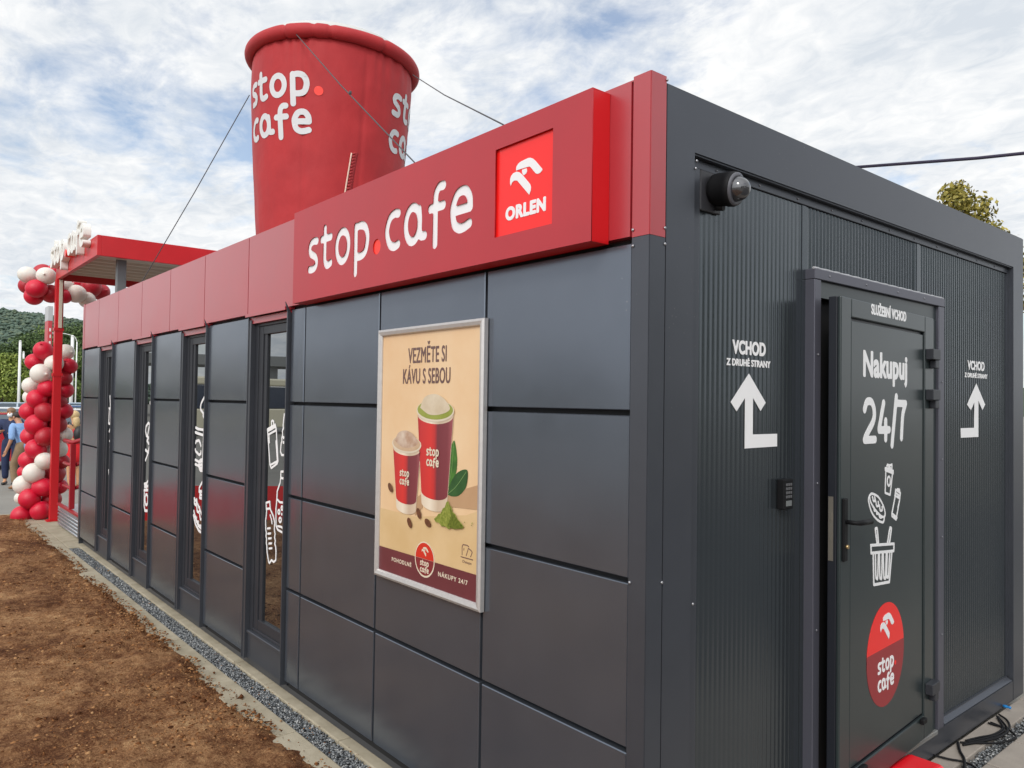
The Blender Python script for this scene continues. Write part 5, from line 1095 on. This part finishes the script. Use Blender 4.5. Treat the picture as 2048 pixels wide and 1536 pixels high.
def person(label, pos, ang, h, pose, cloth, hair, skinm, extra=None):
    """figure facing local +x, feet at 0; pose gives joints in metres for a 1.75 m person"""
    t = thing('person', label, 'person'); s = h/1.75; M = Matrix.Translation(pos) @ Matrix.Rotation(ang, 4, 'Z') @ Matrix.Scale(s, 4)
    J = dict(pel=(0, 0, .95), waist=(.01, 0, 1.08), chest=(.02, 0, 1.30), neck=(.02, 0, 1.47), head=(.05, 0, 1.60),
             shl=(.01, .19, 1.41), shr=(.01, -.19, 1.41), ell=(-.02, .24, 1.13), elr=(-.02, -.24, 1.13), wrl=(.05, .25, .88), wrr=(.05, -.25, .88),
             hpl=(0, .10, .90), hpr=(0, -.10, .90), knl=(.03, .10, .50), knr=(.03, -.10, .50), anl=(0, .10, .09), anr=(0, -.10, .09))
    J.update(pose); g = lambda k, r, ry=None: (*J[k], r, ry or r)
    v = lambda k: Vector(J[k])
    def hand(el, wr, side):
        d = (v(wr)-v(el)).normalized(); sd = Vector((d.y, -d.x, 0)) if abs(d.z) < .9 else Vector((1, 0, 0)); pl = v(wr)+d*.07; out = [[(*v(wr), .028), (*pl, .032, .02)]]
        for k, (o_, l) in enumerate(((-.028, .075), (-.009, .088), (.010, .082), (.028, .065))):
            k0 = pl+d*.02+sd*o_; out.append([(*pl, .032, .02), (*k0, .010), (*(k0+d*l*.55+Vector((.012, 0, 0))), .009), (*(k0+d*l+Vector((.03, 0, 0))), .008)])
        out.append([(*v(wr), .028), (*(v(wr)+d*.035+sd*.035), .011), (*(v(wr)+d*.075+sd*.055), .010)]); return out
    hd = v('head'); up_ = (hd-v('neck')).normalized()
    body = [[g('pel', .105, .09), g('waist', .095, .08), g('chest', .115, .09), g('neck', .055), (*(hd-up_*.03+Vector((.01, 0, 0))), .072, .066), (*(hd+up_*.035), .092, .08), (*(hd+up_*.10), .066, .06)]]
    for q in 'lr':
        body += [[g('chest', .115, .09), g('sh'+q, .05), g('el'+q, .043), g('wr'+q, .028)], [g('pel', .105, .09), g('hp'+q, .085), g('kn'+q, .058), g('an'+q, .036), (*(v('an'+q)+Vector((.13, 0, -.055))), .03)]]
        body += hand('el'+q, 'wr'+q, q)
    b = skin('body', body, skinm, t); b.data.transform(M)
    def part(name, ch, m, par=t): o = skin(name, ch, m, par); o.data.transform(M); return o
    def blob(name, c, rx, ry, rz, m, par=t):
        bm = bmesh.new(); bmesh.ops.create_icosphere(bm, subdivisions=2, radius=1); bmesh.ops.transform(bm, verts=bm.verts, matrix=Matrix.Translation(c) @ Matrix.Diagonal((rx, ry, rz, 1)))
        o = link(name, bm, m, par, True); o.data.transform(M); return o
    blob('nose', hd+Vector((.092, 0, .0)), .02, .014, .02, skinm, b)
    for s_y in (-1, 1): blob('eye', hd+Vector((.082, s_y*.032, .03)), .01, .012, .008, mat('eye', (.03, .02, .02), rough=.2), b); blob('ear', hd+Vector((0, s_y*.078, .01)), .02, .012, .032, skinm, b)
    blob('mouth', hd+Vector((.083, 0, -.045)), .012, .025, .007, mat('lips', (.4, .13, .1), rough=.5), b)
    cloth(J, v, g, part, blob)
    hair(hd, up_, blob, part)
    if extra: extra(J, v, g, part, blob)
    return t
NAVY = mat('navy cloth', (.018, .03, .085), rough=.8, var=(14, (.012, .02, .06), .35, .65)); BLUE = mat('light blue shirt', (.26, .42, .7), rough=.75, var=(9, (.2, .34, .6), .35, .65)); TAN = mat('tan trousers', (.27, .18, .105), rough=.8, var=(9, (.22, .15, .085), .35, .65)); BRWN = mat('brown shoes', (.2, .09, .03), rough=.5); BLK = mat('black shoes', (.015, .015, .016), rough=.5)
HAIRD = mat('dark hair', (.03, .018, .012), rough=.6); HAIRB = mat('blond hair', (.62, .46, .24), rough=.55, var=(30, (.5, .35, .16), .35, .65)); HAIRL = mat('short brown hair', (.22, .13, .07), rough=.6)
def shirt(m, sleeve=.5, lift=0, name='shirt', low='pel'):
    def f(J, v, g, part, blob):
        ch = [[(*(v(low)+Vector((0, 0, -.10))), .158, .138), (*v(low), .158, .138), g('waist', .15, .125), g('chest', .175, .135), (*v('chest').lerp(v('neck'), .75), .075)]]
        for q in 'lr': e = v('sh'+q).lerp(v('el'+q), min(1, sleeve*2)); c = [g('chest', .175, .135), g('sh'+q, .08), (*e, .066)]; c += [(*v('el'+q).lerp(v('wr'+q), (sleeve-.5)*2), .05)] if sleeve > .5 else []; ch.append(c)
        part(name, ch, m)
    return f
def trousers(m, shoes):
    def f(J, v, g, part, blob):
        part('trousers', [[(*(v('pel')+Vector((0, 0, .14))), .13, .11), g('pel', .15, .13)]]+[[g('pel', .15, .13), g('hp'+q, .115), g('kn'+q, .085), (*(v('an'+q)+Vector((0, 0, .03))), .07)] for q in 'lr'], m)
        for q in 'lr': part('shoe', [[(*(v('an'+q)+Vector((-.05, 0, -.035))), .05, .042), (*(v('an'+q)+Vector((.05, 0, -.045))), .05, .04), (*(v('an'+q)+Vector((.16, 0, -.055))), .042, .03)]], shoes)
    return f
def short_hair(m):
    return lambda hd, up_, blob, part: blob('hair', hd+up_*.055+Vector((-.02, 0, 0)), .098, .09, .082, m)
def seq(*fs):
    def f(*a):
        for q in fs: q(*a)
    return f
toR = math.pi
g1 = onX(23, 979, -14.6)
pz = gz(-15.2, 0)
pm = CAM_POS+ray(46, 979)*((pz-CAM_POS.z)/ray(46, 979).z)
person('man in light blue shirt and tan trousers walking with his back to the viewer', (pm.x, pm.y, pz), R(215), 1.62, dict(chest=(.10, 0, 1.29), neck=(.16, 0, 1.45), head=(.22, 0, 1.57), shl=(.12, .2, 1.40), shr=(.10, -.2, 1.40), elr=(.12, -.29, 1.13), wrr=(.25, -.31, .90), ell=(.05, .27, 1.12), wrl=(.16, .28, .88), knl=(.17, .1, .52), anl=(.12, .1, .09), knr=(-.08, -.1, .5), anr=(-.30, -.1, .12)), seq(shirt(BLUE, .55), trousers(TAN, BRWN)), short_hair(HAIRD), SKIN)
pm2 = CAM_POS+ray(24, 972)*((pz-.02-CAM_POS.z)/ray(24, 972).z)
def mask_(J, v, g, part, blob): blob('face_mask', v('head')+Vector((.062, 0, -.035)), .045, .06, .055, mat('mask white', (.75, .76, .77), rough=.7)); blob('arm_stripe', v('shl').lerp(v('ell'), .3)+Vector((.06, 0, .02)), .03, .05, .03, mat('mask white', (.75, .76, .77)))
person('man in navy uniform wearing a white face mask', (pm2.x-.3, pm2.y+.0, pz-.02), R(-25), 1.68, dict(elr=(.10, -.25, 1.15), wrr=(.28, -.12, 1.2), ell=(.08, .27, 1.14), wrl=(.3, .16, 1.16)), seq(shirt(NAVY, .95, name='jacket'), trousers(NAVY, BLK)), short_hair(HAIRL), SKIN2, mask_)
pw = CAM_POS+ray(147, 978)*((pz-CAM_POS.z)/ray(147, 978).z)
ORG = mat('tan top', (.62, .33, .12), rough=.7); RSK = mat('red skirt', (.72, .01, .018), rough=.65)
def skirt(J, v, g, part, blob):
    part('skirt', [[(*(v('pel')+Vector((0, 0, .14))), .13, .13), g('pel', .19, .19), (*(v('pel')+Vector((.01, 0, -.20))), .20, .20), (*(v('pel')+Vector((.01, 0, -.40))), .19, .19)]], RSK)
    part('top', [[(*v('waist'), .13, .12), g('chest', .15, .13), (*v('chest').lerp(v('neck'), .35), .11)]], mat('red top', (.6, .02, .03), rough=.7))
    for q in 'lr': part('shoe', [[(*(v('an'+q)+Vector((-.04, 0, -.04))), .04, .03), (*(v('an'+q)+Vector((.14, 0, -.06))), .035, .022)]], BLK)
def long_hair(hd, up_, blob, part):
    blob('hair', hd+up_*.045+Vector((-.03, 0, 0)), .105, .1, .1, HAIRB); part('hair_tail', [[(*(hd+Vector((-.06, 0, .02))), .085), (*(hd+Vector((-.10, 0, -.12))), .085, .07), (*(hd+Vector((-.10, .01, -.26))), .05, .04)]], HAIRB)
def pack(J, v, g, part, blob):
    blob('backpack', v('chest')+Vector((-.2, 0, -.08)), .11, .13, .19, BLK)
    for s_y in (-1, 1): part('strap', [[(*(v('chest')+Vector((-.12, s_y*.1, .1))), .014), (*(v('sh'+('l' if s_y > 0 else 'r'))+Vector((-.01, -s_y*.05, .085))), .014), (*(v('chest')+Vector((.14, s_y*.1, .02))), .014), (*(v('waist')+Vector((.02, s_y*.155, .05))), .014)]], BLK)
person('blond woman in red skirt with a small black backpack beside the railing', (pw.x, pw.y, pz), R(200), 1.62, dict(), skirt, long_hair, SKIN2, pack)

# ------------------------------------------------------------------ across the soil: what the glass and the panels mirror
def mir(px, py, z, y=.1):
    p = onZ(px, py, z); return Vector((p.x, 2*y-p.y, z))
m0, m1 = mir(285, 1040, -.05), mir(620, 1040, -.05)
BN = thing('low_barrier', 'low bright red barrier board standing on the soil opposite the facade', 'barrier')
dv = (m1-m0); dv.z = 0; L_ = dv.length; dv.normalize(); nv = Vector((-dv.y, dv.x, 0))
LEAN = 32 if nv.y > 0 else -32  # unseen board, tilted so its face catches sky and brightens its reflection
MB = Matrix(((dv.x, nv.x, 0, m0.x), (dv.y, nv.y, 0, m0.y), (0, 0, 1, -.06), (0, 0, 0, 1)))
bm = bmesh.new(); box(bm, 0, L_, -.02, .02, .0, .55, .004); bmesh.ops.rotate(bm, verts=bm.verts, cent=(0, 0, 0), matrix=Matrix.Rotation(R(LEAN), 3, 'X')); bmesh.ops.recalc_face_normals(bm, faces=bm.faces); o = link('board', bm, mat('barrier red', (.8, .008, .008), rough=.45), BN); o.data.transform(MB)
for k in range(4):
    bm = bmesh.new(); sg = -1 if LEAN > 0 else 1; box(bm, L_*(.05+.3*k), L_*(.05+.3*k)+.05, min(sg*.30, sg*.34), max(sg*.30, sg*.34), .0, .43, .003); bmesh.ops.recalc_face_normals(bm, faces=bm.faces); o = link('stake', bm, BARK, BN); o.data.transform(MB)
def bus(pos, ang):
    t = thing('parked_bus', 'cream and dark blue bus standing across the lot, seen mirrored in the glass', 'bus'); M = Matrix.Translation(pos) @ Matrix.Rotation(ang, 4, 'Z')
    def put(n, bm, m, par=t): bmesh.ops.recalc_face_normals(bm, faces=bm.faces); o = link(n, bm, m, par); o.data.transform(M); return o
    bm = bmesh.new(); box(bm, -5.5, 5.5, -1.2, 1.2, .35, 1.35, .06, 2); put('lower_body', bm, mat('bus cream', (.6, .55, .4), rough=.4))
    bm = bmesh.new(); box(bm, -5.45, 5.45, -1.17, 1.17, 1.351, 2.55, .04, 2); put('window_band', bm, mat('bus dark blue', (.015, .025, .05), rough=.15))
    bm = bmesh.new(); box(bm, -5.5, 5.5, -1.2, 1.2, 2.551, 2.95, .08, 2); put('roof', bm, mat('bus cream', (.6, .55, .4), rough=.4))
    for x in (-3.4, 3.2):
        for s in (-1, 1): bm = bmesh.new(); lathe(bm, [(.1, -.13), (.45, -.13), (.48, 0), (.45, .13), (.1, .13)], 20, (x, s*1.08, .48), 'y'); put('wheel', bm, mat('tyre', (.015, .015, .016)))
bq = mir(545, 845, 1.4); vb = bq-Vector((CAM_POS.x, .2-CAM_POS.y, CAM_POS.z)); bp_ = Vector((CAM_POS.x, .2-CAM_POS.y, 0))+Vector((vb.x, vb.y, 0)).normalized()*44
bus((bp_.x, bp_.y, gz(bp_.x, bp_.y)), R(80))
vd = Vector((vb.x, vb.y, 0)).normalized(); pd = Vector((-vd.y, vd.x, 0)); base = Vector((CAM_POS.x, .2-CAM_POS.y, 0))
BR = thing('overpass', 'grey concrete overpass behind the lot, seen mirrored in the windows', 'bridge')
c0 = base+vd*85; bm = bmesh.new(); Mo = Matrix(((pd.x, vd.x, 0, c0.x), (pd.y, vd.y, 0, c0.y), (0, 0, 1, 0), (0, 0, 0, 1)))
box(bm, -70, 40, -4, 4, 4.9, 5.9); bmesh.ops.recalc_face_normals(bm, faces=bm.faces); o = link('deck', bm, mat('bridge concrete', (.3, .3, .29), rough=.85), BR); o.data.transform(Mo)
for k in range(-3, 3): bm = bmesh.new(); box(bm, k*18-.5, k*18+.5, -3, 3, -.4, 4.899); bmesh.ops.recalc_face_normals(bm, faces=bm.faces); o = link('pier', bm, mat('bridge concrete', (.3, .3, .29)), BR); o.data.transform(Mo)
for k, (dd, ll) in enumerate(((38, 1.5), (40, -.4))):
    p = base+vd*dd+pd*ll; t = thing('lamp_post', ('white mast in front of the overpass, seen mirrored in the glass', 'shorter white mast by the overpass, seen mirrored in the glass')[k], 'lamp post', (0, 0, 0), 'white posts on the lot'); bm = bmesh.new(); tube(bm, [(p.x, p.y, -.3), (p.x, p.y, 4.3-.7*k)], .12, 10); link('mast', bm, WPOST, t)
for k in range(9):
    p = base+vd*(58+5*(k % 3))+pd*(-34+7.6*k); tree('green tree in the row before the overpass, left of the view', (p.x, p.y, -.3), 3.5+.3*(k % 3), 2.6, 3500, .22, (DKG, MDG)[k % 2], .1, 24, 'trees before the overpass', 40+k, .2)
for k in range(6):
    tree('green tree in the row facing the end wall, behind the viewer', (17+2*(k % 2), -8+6*k, -.14), 6.5+.8*(k % 3), 3.2, 3500, .28, (DKG, MDG)[k % 2], .12, 24, 'trees facing the end wall', 60+k, .2)
